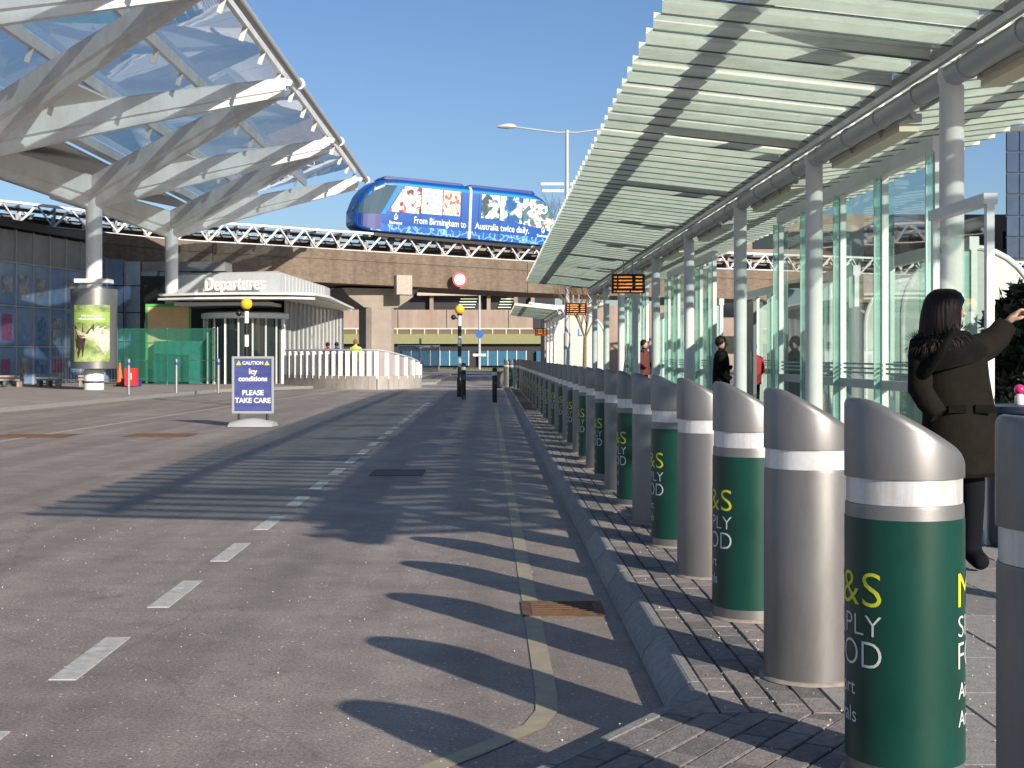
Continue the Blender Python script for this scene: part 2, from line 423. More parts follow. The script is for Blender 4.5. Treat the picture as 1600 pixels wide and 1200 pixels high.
# slab paving behind the bollards
slabm = [M_slab, mat("paving_slab_dark", (.24,.225,.21), .75, var=.16, scale=20, bump=.3, bscale=100)]
s2 = MB(); n = 0
sme = []
for m in slabm:
    b = MB(); b.box(.003,.447,.003,.597,-.05,0); sme.append(b.mesh("paving_slab", m, bevel=.003))
xs0 = xk+4*.105+.0
for i in range(64):
    for j in range(12):
        y = 3.0+i*.6; x = xs0+j*.45
        o = (y+ (j%2)*.3)
        z = PZ + random.uniform(-.002,.002)
        if y < 12 and j < 8: inst("paving_slab", sme[random.random() < .3], pave, (x, o, z)); n += 1
        else: s2.box(x+.003, x+.447, o+.003, o+.597, z-.05, z, int(random.random() < .3))
stuff(s2.build("paving_slabs", slabm, pave))
# light mortar collars at the bollard feet are built with the bollards
# left footway
g = MB(); lp = [(-60,20),(-11.9,32.0),(-10.2,51.7),(-5.8,61.0),(-2.6,66),(-2.6,95),(-60,95)]
g.prism(lp, .0, .10); structure(g.build("footway", mat("footway_asphalt", (.31,.27,.24), .75, var=.14, scale=1.2, bump=.3, bscale=60)))
g = MB()
for a, b in zip(lp[:5], lp[1:5]): g.beam((a[0]+.07,a[1],.055),(b[0]+.07,b[1],.055), .14, .115)
structure(g.build("footway_kerb", M_kerb))
# pale crossing strip and far road
g = MB(); g.box(-6, .66, 57, 66, -.01, .004); structure(g.build("crossing_strip", mat("pale_asphalt", (.33,.30,.27), .7, var=.15, scale=2)))
# markings
for k in range(22):
    g = MB(); y = 5.815+1.68*(k-1)
    g.box(-.057, .057, 0, .88, -.006, .004)
    o = g.build("road_dash", M_line, loc=(-1.765, y, 0)); structure(o)
def strip(name, pts, wd, m, z):
    g = MB(); L = []; Rr = []
    for i, p in enumerate(pts):
        p = Vector((*p, 0)); a = Vector((*pts[max(i-1,0)], 0)); b = Vector((*pts[min(i+1,len(pts)-1)], 0))
        d = (b-a).normalized(); nn = Vector((-d.y, d.x, 0)); L.append(p+nn*wd/2); Rr.append(p-nn*wd/2)
    for i in range(len(pts)-1):
        g.add([(q.x,q.y,z) for q in (L[i], Rr[i], Rr[i+1], L[i+1])], [(0,1,2,3)])
    return structure(g.build(name, m))
strip("yellow_line", [(.16,37),(.19,20),(.215,9),(.225,5.6),(.215,5.3),(.16,5.08),(-.05,4.76),(-.6,3.98)], .085, M_yline, .0045)
strip("edge_line", [(-8.4,15),(-7.65,22),(-6.9,37.3),(-5.6,57)], .10, M_line, .0045)
strip("far_edge_line", [(-11.2,33),(-9.7,52),(-5.6,60.5)], .12, M_yline, .0045)
#strip("surface_seam", [(-.35,3),(-.30,9),(-.42,16),(-.35,26),(-.4,40)], .03, mat("bitumen_seam", (.05,.048,.045), .5), .0035)
M_rust = mat("rusty_iron", (.17,.085,.035), .7, col2=(.08,.05,.03), scale=12, bump=.5, bscale=40)
def cover(x0, x1, y0, y1, label, grate=True):
    t = thing("drain_cover", label, "drain cover", ((x0+x1)/2, (y0+y1)/2, 0))
    hx, hy = (x1-x0)/2, (y1-y0)/2
    g = MB()
    for b in ((-hx,hx,-hy,-hy+.03),(-hx,hx,hy-.03,hy),(-hx,-hx+.03,-hy+.03,hy-.03),(hx-.03,hx,-hy+.03,hy-.03)): g.box(*b, -.02, .008)
    g.build("frame", M_rust, t)
    g = MB(); g.box(-hx+.03, hx-.03, -hy+.03, hy-.03, -.02, .005); g.build("plate", M_rust if grate else M_dark, t)
    if grate:
        g = MB(); n = 7
        for i in range(n):
            y = -hy+.06+(2*hy-.12)*i/(n-1); g.box(-hx+.05, hx-.05, y-.008, y+.008, .005, .009)
        g.build("ribs", M_rust, t)
cover(.17, .60, 7.22, 7.66, "rusty iron gully grate on the yellow line beside the kerb")
cover(-8.2,-7.0, 23.0, 24.0, "larger left rusty cover on the road left of the caution board")
cover(-6.05,-5.0, 23.2, 24.2, "right rusty cover on the road just left of the caution board")
cover(-1.35,-.75, 15.7, 16.5, "dark cover inside the canopy shadow on the road", False)

# ================================================================== BOLLARDS
BR = .17
def slant_cap():
    g = MB(); n = 40; rings = []
    sl = .56
    def top(x): return 1.125 - sl*(x+BR)
    prof = [(BR, None, .87), (BR, 0, -.032), (BR-.003, 0, -.020), (BR-.009, 0, -.010), (BR-.018, 0, -.003), (BR-.032, 0, 0), (.06, 0, .0)]
    for r, k, dz in prof:
        ring = []
        for i in range(n):
            a = 2*math.pi*i/n; x = r*math.cos(a); y = r*math.sin(a)
            z = .87 if k is None else min(top(x) + dz, 1.125-.006+ dz*.5 if False else top(x)+dz)
            # soften the highest point
            if k is not None: z = z - .014*max(0, (-math.cos(a)-.72)/.28)**2*(r/BR)
            ring.append((x, y, z))
        rings.append(ring)
    g.loft(rings); return g
capm = slant_cap().mesh("cap", M_boll, smooth=True)
g = MB(); g.lathe([(BR-.006,.796),(BR-.006,.869)], n=40); bandm = g.mesh("reflective_band", M_band, smooth=True)
g = MB(); g.lathe([(BR-.002,0),(BR-.002,.785),(BR-.0035,.795)], n=40); bodym = g.mesh("body", M_boll, smooth=True)
g = MB(); g.lathe([(BR,.055),(BR,.755)], n=40, caps=False); wrapm = g.mesh("green_wrap", M_green, smooth=True)
g = MB(); g.lathe([(BR+.016,-.0),(BR+.012,.006),(BR+.0,.012)], n=24); footm = g.mesh("mortar_collar", mat("mortar", (.27,.23,.19), .85, var=.2, scale=20), smooth=True)
def bent(lines, m, az0):
    """lettering bent round the bollard, az measured from -Y towards +X"""
    vs = []; fs = []
    for txt, z, h, wid in lines:
        me = text_mesh(txt, h/.70, m, offset=(-.0012 if h > .055 else -.0002), sub=.018)
        xs = [v.co.x for v in me.vertices]; x0 = min(xs); k = wid/(max(xs)-x0) if wid else 1
        o = len(vs)
        for v in me.vertices:
            a = az0 + (v.co.x-x0)*k/BR; r = BR+.0012
            vs.append((r*math.sin(a), -r*math.cos(a), z+v.co.y))
        for p in me.polygons: fs.append(tuple(i+o for i in p.vertices))
        bpy.data.meshes.remove(me)
    me = bpy.data.meshes.new("lettering"); me.from_pydata(vs, [], fs); me.materials.append(m); return me
W_ = .294
azs = [R(43.3), R(43.3-180)]
yl = [bent([("M&S", .505, .100, W_)], M_yel_l, a) for a in azs]
wl = [bent([("SIMPLY", .420, .062, W_), ("FOOD", .329, .078, W_), ("Airport", .245, .046, .20), ("Arrivals", .165, .046, .205)], M_wht_l, a) for a in azs]
def make_bollard(green):
    t = thing("bollard", "", "bollard")
    inst("cap", capm, t); inst("reflective_band", bandm, t); inst("body", bodym, t); inst("mortar_collar", footm, t)
    if green:
        inst("green_wrap", wrapm, t)
        for q in yl+wl: inst("lettering", q, t)
    return t
ones = "first second third fourth fifth sixth seventh eighth ninth tenth eleventh twelfth thirteenth fourteenth fifteenth sixteenth seventeenth eighteenth nineteenth".split()
def ordinal(n):
    if n < 20: return ones[n-1]
    t, u = divmod(n, 10); base = {2:"twenty", 3:"thirty", 4:"forty"}[t]
    return base[:-1]+"ieth" if u == 0 else base+"-"+ones[u-1]
protos = [make_bollard(False), make_bollard(True)]
used = [False, False]
NB = 43
for i in range(NB):
    y = 2.88+1.24*i; x = 1.214
    if i > 38: x -= .055*(i-38)**1.6
    k = i % 2
    if not used[k]: o = protos[k]; used[k] = True
    else: o = copy_tree(protos[k])
    o.location = (x, y, PZ)
    o.rotation_euler = (random.uniform(-.004,.004), random.uniform(-.004,.004), random.uniform(-.05,.05) if i > 3 else 0)
    if i == 0: lab = "plain silver slant-topped bollard nearest the camera, cut off by the right edge"
    elif k: lab = "silver slant-topped bollard wrapped in green food shop vinyl, %s bollard from the camera" % ordinal(i+1)
    else: lab = "plain silver slant-topped bollard with reflective band, %s bollard from the camera" % ordinal(i+1)
    o["label"] = lab; o["group"] = "slant topped bollards along the kerb"

# ================================================================== RIGHT CANOPY (louvred glass butterfly roof)
XL, ZL, XI, ZI = 1.22, 3.78, 3.285, 3.55
XJ, XR_, ZR = 3.51, 5.74, 3.82
def canopy(y0, n, cols, label):
    t = thing("bus_canopy", label, "canopy", (3.4, cols[0], PZ))
    ox, oy, oz = -3.4, -cols[0], -PZ
    per, wv, dv = .5, .03, .065
    def plank(xa, za, xb, zb, ya, zya, yb, zyb, th):
        b = MB(); vs = []
        for dz in (0, th):
            for x, z in ((xa,za),(xb,zb)):
                vs += [(x, ya, z+zya+dz), (x, yb, z+zyb+dz)]
        b.add(vs, [(0,1,3,2),(4,6,7,5),(0,2,6,4),(1,5,7,3),(0,4,5,1),(2,3,7,6)]); return b
    meA = []; meB = []; meN = []
    for xa, za, xb, zb in ((XL,ZL,XI,ZI),(XJ,ZI,XR_,ZR)):
        meA.append(plank(xa,za,xb,zb, -.018, dv+.045, wv, 0, .006).mesh("louvre_plank", M_louv))  # upper edge runs above the glass, shaped to block sun and deepen the shadow
        meB.append(plank(xa,za,xb,zb, wv+.004, .002, per-.002, dv-.002, .005).mesh("glass_pane", M_lglass))
        b = plank(xa,za,xb,zb, wv-.004, -.012, wv+.012, -.012, .011); meN.append(b.mesh("glazing_bar", mat("dark_glazing_bar", (.12,.13,.12), .5)))
    for i in range(n):
        for k in range(2):
            
            loc = (ox, y0+i*per+oy, oz)
            jit = (random.uniform(-.006,.006), random.uniform(-.0012,.0012), 0)
            inst("louvre_plank", meA[k], t, loc, jit); inst("glass_pane", meB[k], t, loc); inst("glazing_bar", meN[k], t, loc)
    for i in range(1, 3):
        if y0 > 50: break
        loc = (ox, y0-i*per+oy, oz); inst("louvre_plank", meA[1], t, loc); inst("glass_pane", meB[1], t, loc); inst("glazing_bar", meN[1], t, loc)
    ye = y0+n*per
    # gutter pipe with joints, tray and light strip
    g = MB(); g.tube((ox+3.40, y0+oy, oz+3.40), (ox+3.40, ye+oy, oz+3.40), .085, 16)
    pipe = g.build("gutter_pipe", M_grey, t, smooth=True)
    g = MB(); g.tube((0,0,0), (0,.05,0), .094, 16); cm = g.mesh("pipe_collar", M_grey, smooth=True); yy = y0+.5
    while yy < ye: inst("pipe_collar", cm, pipe, (ox+3.40, yy+oy, oz+3.40)); yy += 1.1
    g = MB()
    g.beam((ox+3.40, y0+oy, oz+3.60), (ox+3.40, ye+oy, oz+3.60), .22, .02)
    g.beam((ox+3.56, y0+oy, oz+3.50), (ox+3.56, ye+oy, oz+3.50), .05, .10)
    g.beam((ox+3.30, y0+oy, oz+3.50), (ox+3.30, ye+oy, oz+3.50), .03, .05)
    g.build("gutter_tray", M_white, t)
    # beams above the glass: they throw the long shadows
    g = MB()
    g.beam((ox+1.98, y0+oy, oz+3.90), (ox+1.98, ye+oy, oz+3.90), .13, .10)
    g.beam((ox+5.05, y0+oy, oz+3.94), (ox+5.05, ye+oy, oz+3.94), .13, .10)
    g.build("roof_purlin", M_white, t)
    for c in cols:
        g = MB()
        for xe, ze in ((1.98,3.92),(5.05,3.96)):
            g.beam((ox+3.4, c+oy, oz+3.70), (ox+xe, c+oy-.0, oz+ze), .16, .22, w2=.10, h2=.08)
        for xe in (2.5,4.4):
            g.beam((ox+3.4, c+oy+.9, oz+3.74), (ox+xe, c+oy, oz+3.86), .10, .08)
        g.build("rafter", M_white, t)
        g = MB(); g.lathe([(.088,0),(.088,3.22),(.10,3.24),(.10,3.32)], c=(ox+3.4, c+oy), n=20)
        g.lathe([(.13,0),(.13,.03),(.09,.05)], c=(ox+3.4, c+oy), n=20)
        g.build("column", M_white, t, smooth=True)
        g = MB(); g.beam((ox+3.60, c+oy-2.7, oz+3.37), (ox+3.60, c+oy-.25, oz+3.37), .20, .09)
        lt = g.build("light_housing", M_grey, t)
        g = MB(); g.beam((ox+3.60, c+oy-2.67, oz+3.295), (ox+3.60, c+oy-.28, oz+3.295), .17, .06)
        g.build("diffuser", mat("light_diffuser", (.78,.70,.50), .4), lt)
        g = MB()
        for k in range(4):
            a = c+.25+k*1.0; g.beam((ox+3.40, a+oy, oz+3.45),(ox+3.50, a+.03+oy, oz+3.30), .05,.02)
            g.tube((ox+3.50,a+oy,oz+3.34),(ox+3.50,a+.8+oy,oz+3.34),.02,6)
        g.build("conduit", M_grey, t)
    return t
COLS = [5.9, 10.36, 14.75, 19.1, 24.0, 28.8, 32.6, 36.4, 41.0, 45.5]
canopy(3.98, 86, COLS, "long louvred glass canopy on white columns beside the bollards")
canopy(68.0, 34, [69.0, 73.5, 78.0, 82.5], "smaller far glass canopy beyond the end of the long canopy")

# ================================================================== GLASS SCREENS
def screen(x, ya, yb, h, label, pitch=1.68, post=.07, group="glass screens under the canopy", fins=True, rail=True, rh=.15):
    t = thing("glass_screen", label, "glass screen", (x, ya, PZ), 0, group)
    L = yb-ya; n = max(1, round(L/pitch)); d = L/n
    for i in range(n+1):
        g = MB(); g.box(-post/2, post/2, i*d-post/2, i*d+post/2, 0, h); g.build("post", M_white, t)
        if fins:
            g = MB(); g.box(-.10, -post/2-.002, i*d-.010, i*d+.010, .1, h-.02); g.build("glass_fin", M_fin, t)
            g = MB(); g.box(-.113, -.101, i*d-.014, i*d+.014, .1, h-.02); g.build("fin_edge", M_gedge, t)
    for i in range(n):
        g = MB(); g.box(-.006, .006, i*d+post/2+.02, (i+1)*d-post/2-.02, .08, h-.06); g.build("pane", M_glass, t)
        g = MB()
        for zz in (1.02,1.07,1.12): g.box(-.0085,-.0065, i*d+post/2+.03, (i+1)*d-post/2-.03, zz, zz+.022)
        g.build("manifestation_band", mat("frosted_band", (.30,.42,.38), .5), t)
    if rail:
        g = MB(); g.box(-post/2-.02, post/2+.02, -post/2, L+post/2, h, h+rh); g.build("top_rail", M_white, t)
    g = MB(); g.box(-post/2, post/2, post/2, L-post/2, 0, .075); g.build("bottom_rail", M_grey, t)
    g = MB(); g.box(-post/2-.003, post/2+.003, post/2+.004, L-post/2-.004, .86, .96); g.build("mid_rail", M_grey, t)
    return t
screen(4.2, 13.2, 20.3, 3.13, "tall glass screen behind the two nearest visible canopy columns")
screen(4.2, 26.3, 32.9, 3.03, "glass screen behind the column next to the larger departure display")
screen(4.2, 37.5, 44.5, 3.0, "glass screen far along the canopy near its end")
screen(5.6, 16.3, 19.6, 2.45, "lower rear glass screen seen through the nearest tall glass screen")
screen(5.6, 21.5, 31.0, 2.45, "lower rear glass screen seen between the third and fourth columns")
screen(5.6, 34.0, 47.0, 2.45, "lower rear glass screen farthest along the canopy")
screen(3.23, 9.1, 10.2, 2.2, "short glass wind screen with white end post behind the standing woman", pitch=1.1, post=.05, fins=False, rh=.07)
# door leaves / grey panels
def grey_panel(x, y0, y1, h, label):
    t = thing("sliding_door", label, "door", (x,y0,PZ))
    g = MB(); g.box(-.03,.03,0,y1-y0,0,h); g.build("leaf", mat("grey_door_panel", (.19,.185,.18), .5, var=.05), t)
    g = MB(); g.box(-.06,-.032,.08,.12,.9,1.3); g.build("handle", M_steel, t); return t
grey_panel(4.75, 20.3, 22.6, 2.35, "grey solid door left of the nearest tall glass screen")
grey_panel(4.75, 25.2, 26.1, 2.2, "narrow grey door beside the second glass screen")
grey_panel(4.0, 33.6, 34.5, 1.9, "small grey door beyond the second glass screen")
# arched shelter ends with stop letters
M_arch = mat("arch_panel", (.50,.54,.48), .5, var=.05)
M_blue = mat("sign_blue", (.03,.12,.42), .5)
def arch(x, y, wd, h, letter, label):
    t = thing("arched_panel", label, "shelter panel", (x, y, PZ), 0, "arched shelter end panels")
    r = wd/2; pts = [(-r,0)]+[(-r*math.cos(a), h-r+r*math.sin(a)) for a in [math.pi*k/16 for k in range(17)]]+[(r,0)]
    g = MB()
    nn = len(pts); g.add([(p[0],-.02,p[1]) for p in pts]+[(p[0],.02,p[1]) for p in pts],
        [tuple(range(nn)), tuple(range(2*nn-1,nn-1,-1))]+[(i,(i+1)%nn,(i+1)%nn+nn,i+nn) for i in range(nn)])
    g.build("panel", M_arch, t)
    g = MB(); g.path([(p[0],-.02,p[1]) for p in pts], .04, 8); g.build("arch_frame", M_white, t, smooth=True)
    if letter:
        me = text_mesh(letter, .42, M_blue, extrude=.004, align='CENTER'); o = inst("lettering", me, t, (0,-.03,h-.95), (R(90),0,0))
arch(3.75, 58.5, 2.1, 3.0, "L", "pale arched panel with blue letter L at the far end of the canopy")
arch(6.9, 33.0, 1.7, 2.5, "U", "pale arched panel with blue letter U behind the rear glass screens")
arch(6.75, 19.8, 1.9, 2.75, "", "large pale arched panel right of the letter U panel")
arch(7.6, 25.5, 1.6, 2.6, "", "pale arched panel behind the third canopy column")
arch(7.55, 22.5, 1.7, 2.75, "", "pale arched panel right of the nearest canopy column")

# departure displays
M_scr = mat("display_black", (.008,.006,.006), .3)
M_led = emit("display_orange", (.95,.32,.05), .9)
def display(x, y, z, label, px):
    t = thing("departure_display", label, "display sign", (x, y, z), 0, "hanging bus departure displays")
    g = MB(); g.box(-.36,.36,-.06,.06,-.21,.21); g.build("housing", M_scr, t, bevel=.008)
    g = MB(); g.tube((-.1,0,.21),(-.1,0,px),.015,8); g.tube((.1,0,.21),(.1,0,px),.015,8); g.build("hanger", M_grey, t)
    rr = random.Random(3); g = MB()
    for row in range(5):
        zz = .145-row*.075
        if row == 4: zz = -.165
        xx = -.31
        segs = [(-.31,-.25),(-.21,.08),(.16,.30)] if row < 4 else [(-.31,-.28),(-.25,.02),(.06,.31)]
        for a, b in segs:
            q = a
            while q < b:
                wq = rr.choice((.012,.018,.022)); g.box(q, min(q+wq,b), -.0625, -.0605, zz-.016, zz+.016*rr.uniform(.5,1)); q += wq+.007
    stuff(g.build("orange_text_rows", M_led, t))
display(3.0, 30.5, 2.90, "larger nearer departure display with orange text under the canopy", .62)
display(3.0, 48.9, 2.96, "middle departure display with orange text beside the lamp post", .5)
display(3.0, 82.0, 2.72, "small farthest departure display under the far canopy", .6)

# ================================================================== STREET LAMP
t = thing("street_lamp", "tall grey double-armed street lamp rising behind the long glass canopy", "street lamp", (2.97, 54, 0))
g = MB(); g.tube((0,0,0),(0,0,2.2),.13,16); g.tube((0,0,2.2),(0,0,10.0),.10,16,r2=.065); g.build("pole", M_grey, t, smooth=True)
for s in (-1, 1):
    g = MB(); g.path([(0,0,9.92),(s*.35,0,9.90),(s*2.0,0,10.12)], .032, 8); g.build("arm", M_grey, t, smooth=True)
    g = MB()
    rings = []
    for k, (u, wv, zt, zb) in enumerate(((0,.05,.03,-.04),(.1,.11,.11,-.06),(.35,.14,.13,-.08),(.6,.11,.08,-.07),(.76,.03,.0,-.03))):
        rings.append([(s*(1.95+u), wv*math.cos(a), 10.13+(zt if math.sin(a)>0 else -zb)*math.sin(a)) for a in [2*math.pi*i/12 for i in range(12)]])
    g.loft(rings); g.build("lamp_head", mat("lamp_grey", (.52,.50,.49), .4), t, smooth=True)
g = MB(); g.box(-1.0,-.12,-.03,.03,7.88,7.98); g.box(-.95,-.12,-.03,.03,7.62,7.72); g.box(.12,.6,-.03,.03,7.88,7.98); g.build("sign_bars", M_white, t)

# ================================================================== LEFT CANOPY
XC, ZC = -14.5, 7.15
XT, ZT = -6.65, 10.15
colY = [26.4, 39.0, 51.6, 64.2]
tipY = [20.1, 32.7, 45.3, 57.9, 70.5]
T = thing("entrance_canopy", "large glass canopy on raking white steel arms above the left footway", "canopy", (XC, 51.6, 0))
def L(x, y, z): return (x-XC, y-51.6, z)
def arm(P, Q, d0, d1, name="arm", m=M_canopy):
    P = Vector(P); Q = Vector(Q); d = (Q-P); hd = Vector((d.x,d.y,0)).normalized(); sd_ = Vector((-hd.y,hd.x,0))
    rings = []
    for k in range(9):
        u = k/8; c = P.lerp(Q, u); dep = d0+(d1-d0)*u; wd = (.17+.10*(1-u))
        c = c + Vector((0,0,.05*math.sin(math.pi*u)))
        pr = [(-.8,0),(-1,-.05),(-1,-.62),(-.55,-.68),(-.62,-.82),(-.45,-.95),(0,-1),(.45,-.95),(.62,-.82),(.55,-.68),(1,-.62),(1,-.05),(.8,0)]
        rings.append([tuple(c+sd_*a*wd+Vector((0,0,b*dep))) for a, b in pr])
    g = MB(); g.loft([[L(*p) for p in r] for r in rings]); return g.build(name, m, T, smooth=True)
for y in colY:
    g = MB(); g.lathe([(.295,0),(.295,7.0)], c=L(XC,y,0)[:2], n=24)
    g.lathe([(.3,6.6),(.34,7.0),(.34,7.5)], c=L(XC,y,0)[:2], n=24)
    g.build("column", M_canopy, T, smooth=True)
    for ty in (y-6.3, y+6.3):
        arm((XC, y, ZC+.75), (XT, ty, ZT+.12), 1.25, .62)
        arm((XC, y, ZC+.75), (XC-(XT-XC)*.95, ty, ZT-.35), 1.25, .62)
arm((XC, 13.8, ZC+.75), (XT, 20.1, ZT+.12), 1.25, .62)
SL = .255
def zr(x): return ZT+.66-(XT-x)*SL if x > XC else ZT+.5-(XT-XC)*SL+(XC-x)*.2
PX = [-6.75, -9.2, -11.65, -13.9]
for x in PX:
    for a, b in zip([13.8]+tipY, tipY):
        g = MB(); g.beam(L(x,a+.05,zr(x)-.19), L(x,b-.05,zr(x)-.19), .13, .34, w2=.13, h2=.34); g.build("purlin", M_canopy, T)
for y in [13.8+3.15*k for k in range(19)]:
    for x in PX[:3]:
        g = MB(); g.beam(L(x-.0,y,zr(x)-.30), L(x-.14,y,zr(x)-.72), .05, .14); g.build("purlin_bracket", mat("bracket_pale", (.6,.58,.53), .5), T)
g = MB(); g.box(0,2.41,0,3.11,-.008,.008)
for j in range(18):
    for k in range(3):
        x1 = PX[k]+ (.14 if k == 0 else 0); x0 = PX[k+1]+.02; y0 = 13.8+3.15*j
        b = MB(); vs = []
        for dz in (0,.016):
            for (x,y) in ((x0,y0+.015),(x1-.02,y0+.015),(x1-.02,y0+3.135),(x0,y0+3.135)): vs.append(L(x,y,zr(x)+dz+.02))
        b.add(vs, [(0,3,2,1),(4,5,6,7),(0,1,5,4),(1,2,6,5),(2,3,7,6),(3,0,4,7)])
        b.build("roof_pane", M_rglass, T)
# opaque soffit round the columns and over the left wing
for j in range(9):
    y0 = 13.8+6.3*j
    for xa, xb in ((-13.92,-14.5),(-14.5,-17.5),(-17.5,-21.5)):
        b = MB(); vs = []
        for dz in (-.04,.04):
            for (x,y) in ((xa,y0+.02),(xb+.02,y0+.02),(xb+.02,y0+6.28),(xa,y0+6.28)): vs.append(L(x,y,zr(x)+dz-.06))
        b.add(vs, [(0,3,2,1),(4,5,6,7),(0,1,5,4),(1,2,6,5),(2,3,7,6),(3,0,4,7)])
        b.build("soffit_panel", M_soffit, T)
for y in colY:      # closed soffit kite in front of each column
    b = MB(); tp = [(XC+.1,y,ZC+.62),(XC+3.3,y-2.4,ZC+1.72),(XC+2.6,y,ZC+1.9),(XC+3.3,y+2.4,ZC+1.72)]
    b.add([L(*p) for p in tp]+[L(p[0],p[1],p[2]+.06) for p in tp], [(0,1,2),(0,2,3),(4,6,5),(4,7,6),(0,4,5,1),(1,5,6,2),(2,6,7,3),(3,7,4,0)])
    b.build("gusset_soffit", M_soffit, T)
    b = MB(); tp = [(XC-.1,y,ZC+.62),(XC-5.2,y-4.2,ZC+2.0),(XC-5,y,ZC+2.1),(XC-5.2,y+4.2,ZC+2.0)]
    b.add([L(*p) for p in tp]+[L(p[0],p[1],p[2]+.06) for p in tp], [(0,1,2),(0,2,3),(4,6,5),(4,7,6),(0,4,5,1),(1,5,6,2),(2,6,7,3),(3,7,4,0)])
    b.build("gusset_soffit", M_soffit, T)
g = MB(); pts = [L(-6.05,8,9.95), L(-6.1,32.7,10.0), L(-6.12,45.3,10.08), L(-6.15,57.9,10.15), L(-6.2,71.0,10.2)]
g.path(pts, .125, 14); g.build("edge_tube", mat("edge_tube_grey", (.42,.41,.40), .4), T, smooth=True)
for p in pts[1:]:
    g = MB(); q = Vector(p); g.tube(q+Vector((0,-.12,0)), q+Vector((0,.12,0)), .19, 14)
    g.beam(q+Vector((-.05,0,0)), q+Vector((-.62,0,.08)), .09,.2); g.build("tube_collar", M_white, T, smooth=True)

# advert drum round the first visible column
t = thing("advert_drum", "round metal advertising drum with green wildlife poster around the left canopy column", "advertising drum", (XC, 51.6, 0))
g = MB(); r0 = .83
g.lathe([(.34,.86),(r0,.88),(r0,3.78),(.34,3.80)], n=40); g.build("drum", mat("drum_metal", (.30,.29,.27), .32, metal=.8, var=.06), t, smooth=True)
g = MB(); g.lathe([(.36,.1),(.36,.34),(.33,.36),(.33,.40),(.36,.42),(.36,.80),(.33,.84)], n=28); g.build("base", M_white, t, smooth=True)
g = MB(); g.lathe([(.345,.345),(.345,.415)], n=28); g.build("base_ring", M_black, t, smooth=True)
g = MB(); g.box(-.62,.62,-.4,.4,4.0,4.15); g.build("collar_bracket", M_white, t, bevel=.01)
def curved(z0, z1, a0, a1, r, m, name, par, n=24, nz=1):
    g = MB()
    for i in range(n):
        for j in range(nz):
            A = a0+(a1-a0)*i/n; B = a0+(a1-a0)*(i+1)/n; za = z0+(z1-z0)*j/nz; zb = z0+(z1-z0)*(j+1)/nz
            g.add([(r*math.sin(A),-r*math.cos(A),za),(r*math.sin(B),-r*math.cos(B),za),(r*math.sin(B),-r*math.cos(B),zb),(r*math.sin(A),-r*math.cos(A),zb)], [(0,1,2,3)])
    return g.build(name, m, par, smooth=True)
ca = R(9); ha = R(48)
M_pg = mat("poster_foliage", (.10,.17,.04), .4, col2=(.42,.50,.18), scale=3.2, detail=5)
po = curved(1.13, 3.18, ca-ha, ca+ha, r0+.012, M_pg, "poster", t)
curved(2.55, 2.92, ca-ha, ca+ha, r0+.016, mat("poster_green", (.28,.42,.08), .4), "poster_heading", po)
# elephant bulk on the poster as flat print
def wrapflat(poly, r, m, name, par):
    g = MB(); n = len(poly); cx = sum(p[0] for p in poly)/n; cz = sum(p[1] for p in poly)/n
    rings = []
    for k in range(5):
        f = k/4
        rings.append([(cx+(p[0]-cx)*f, cz+(p[1]-cz)*f) for p in poly])
    vs = [(r*math.sin(ca+a/r0), -r*math.cos(ca+a/r0), z) for rg in rings for a, z in rg]
    fs = [(j*n+i, j*n+(i+1)%n, (j+1)*n+(i+1)%n, (j+1)*n+i) for j in range(4) for i in range(n)]
    g.add(vs, fs); return g.build(name, m, par)
wrapflat([(-.68,2.5),(-.3,2.52),(.1,2.5),(.1,2.2),(-.2,1.9),(-.3,1.3),(-.5,1.25),(-.6,1.7)], r0+.0145, mat("poster_trees", (.05,.035,.02), .4, var=.6, scale=5), "poster_trees", po)
wrapflat([(-.55,2.28),(-.42,2.1),(-.2,2.06),(0,2.3),(.25,2.42),(.5,2.42),(.68,2.35),(.68,1.6),(.5,1.35),(.42,1.7),(.2,1.75),(.12,1.95),(-.1,1.9),(-.35,1.98),(-.5,2.12),(-.6,2.32)], r0+.018, mat("poster_hide", (.52,.45,.36), .4, var=.35, scale=4), "poster_animal", po)
for zz, hh, ww in ((2.76,.07,.7),(2.64,.07,.95)):
    g = MB(); rr = random.Random(5); a = -ww/2
    while a < ww/2:
        b = a+rr.uniform(.03,.06)
        g.add([((r0+.02)*math.sin(ca+q/r0), -(r0+.02)*math.cos(ca+q/r0), z) for q, z in ((a,zz),(b,zz),(b,zz+hh*rr.uniform(.6,1)),(a,zz+hh*rr.uniform(.6,1)))], [(0,1,2,3)]); a = b+.018
    g.build("poster_print", M_wht_l, po)

# plywood board on second column
t = thing("notice_board", "tall orange plywood board in a bright green frame against the second canopy column", "board", (XC, 63.6, 0))
g = MB(); g.box(-.93,.93,-.03,.02,.75,3.55); g.build("plywood", mat("orange_ply", (.80,.50,.26), .6, var=.1, scale=2), t)
g = MB(); g.box(-.93,.93,-.031,-.036,1.9,1.94); g.build("seam", M_dark, t)
g = MB()
for b in ((-1.03,-.93,.0,3.68),(.93,1.03,.0,3.68),(-.93,.93,3.55,3.68)): g.box(b[0],b[1],-.06,.04,b[2],b[3])
g.build("frame", mat("bright_green_paint", (.10,.42,.09), .5), t)

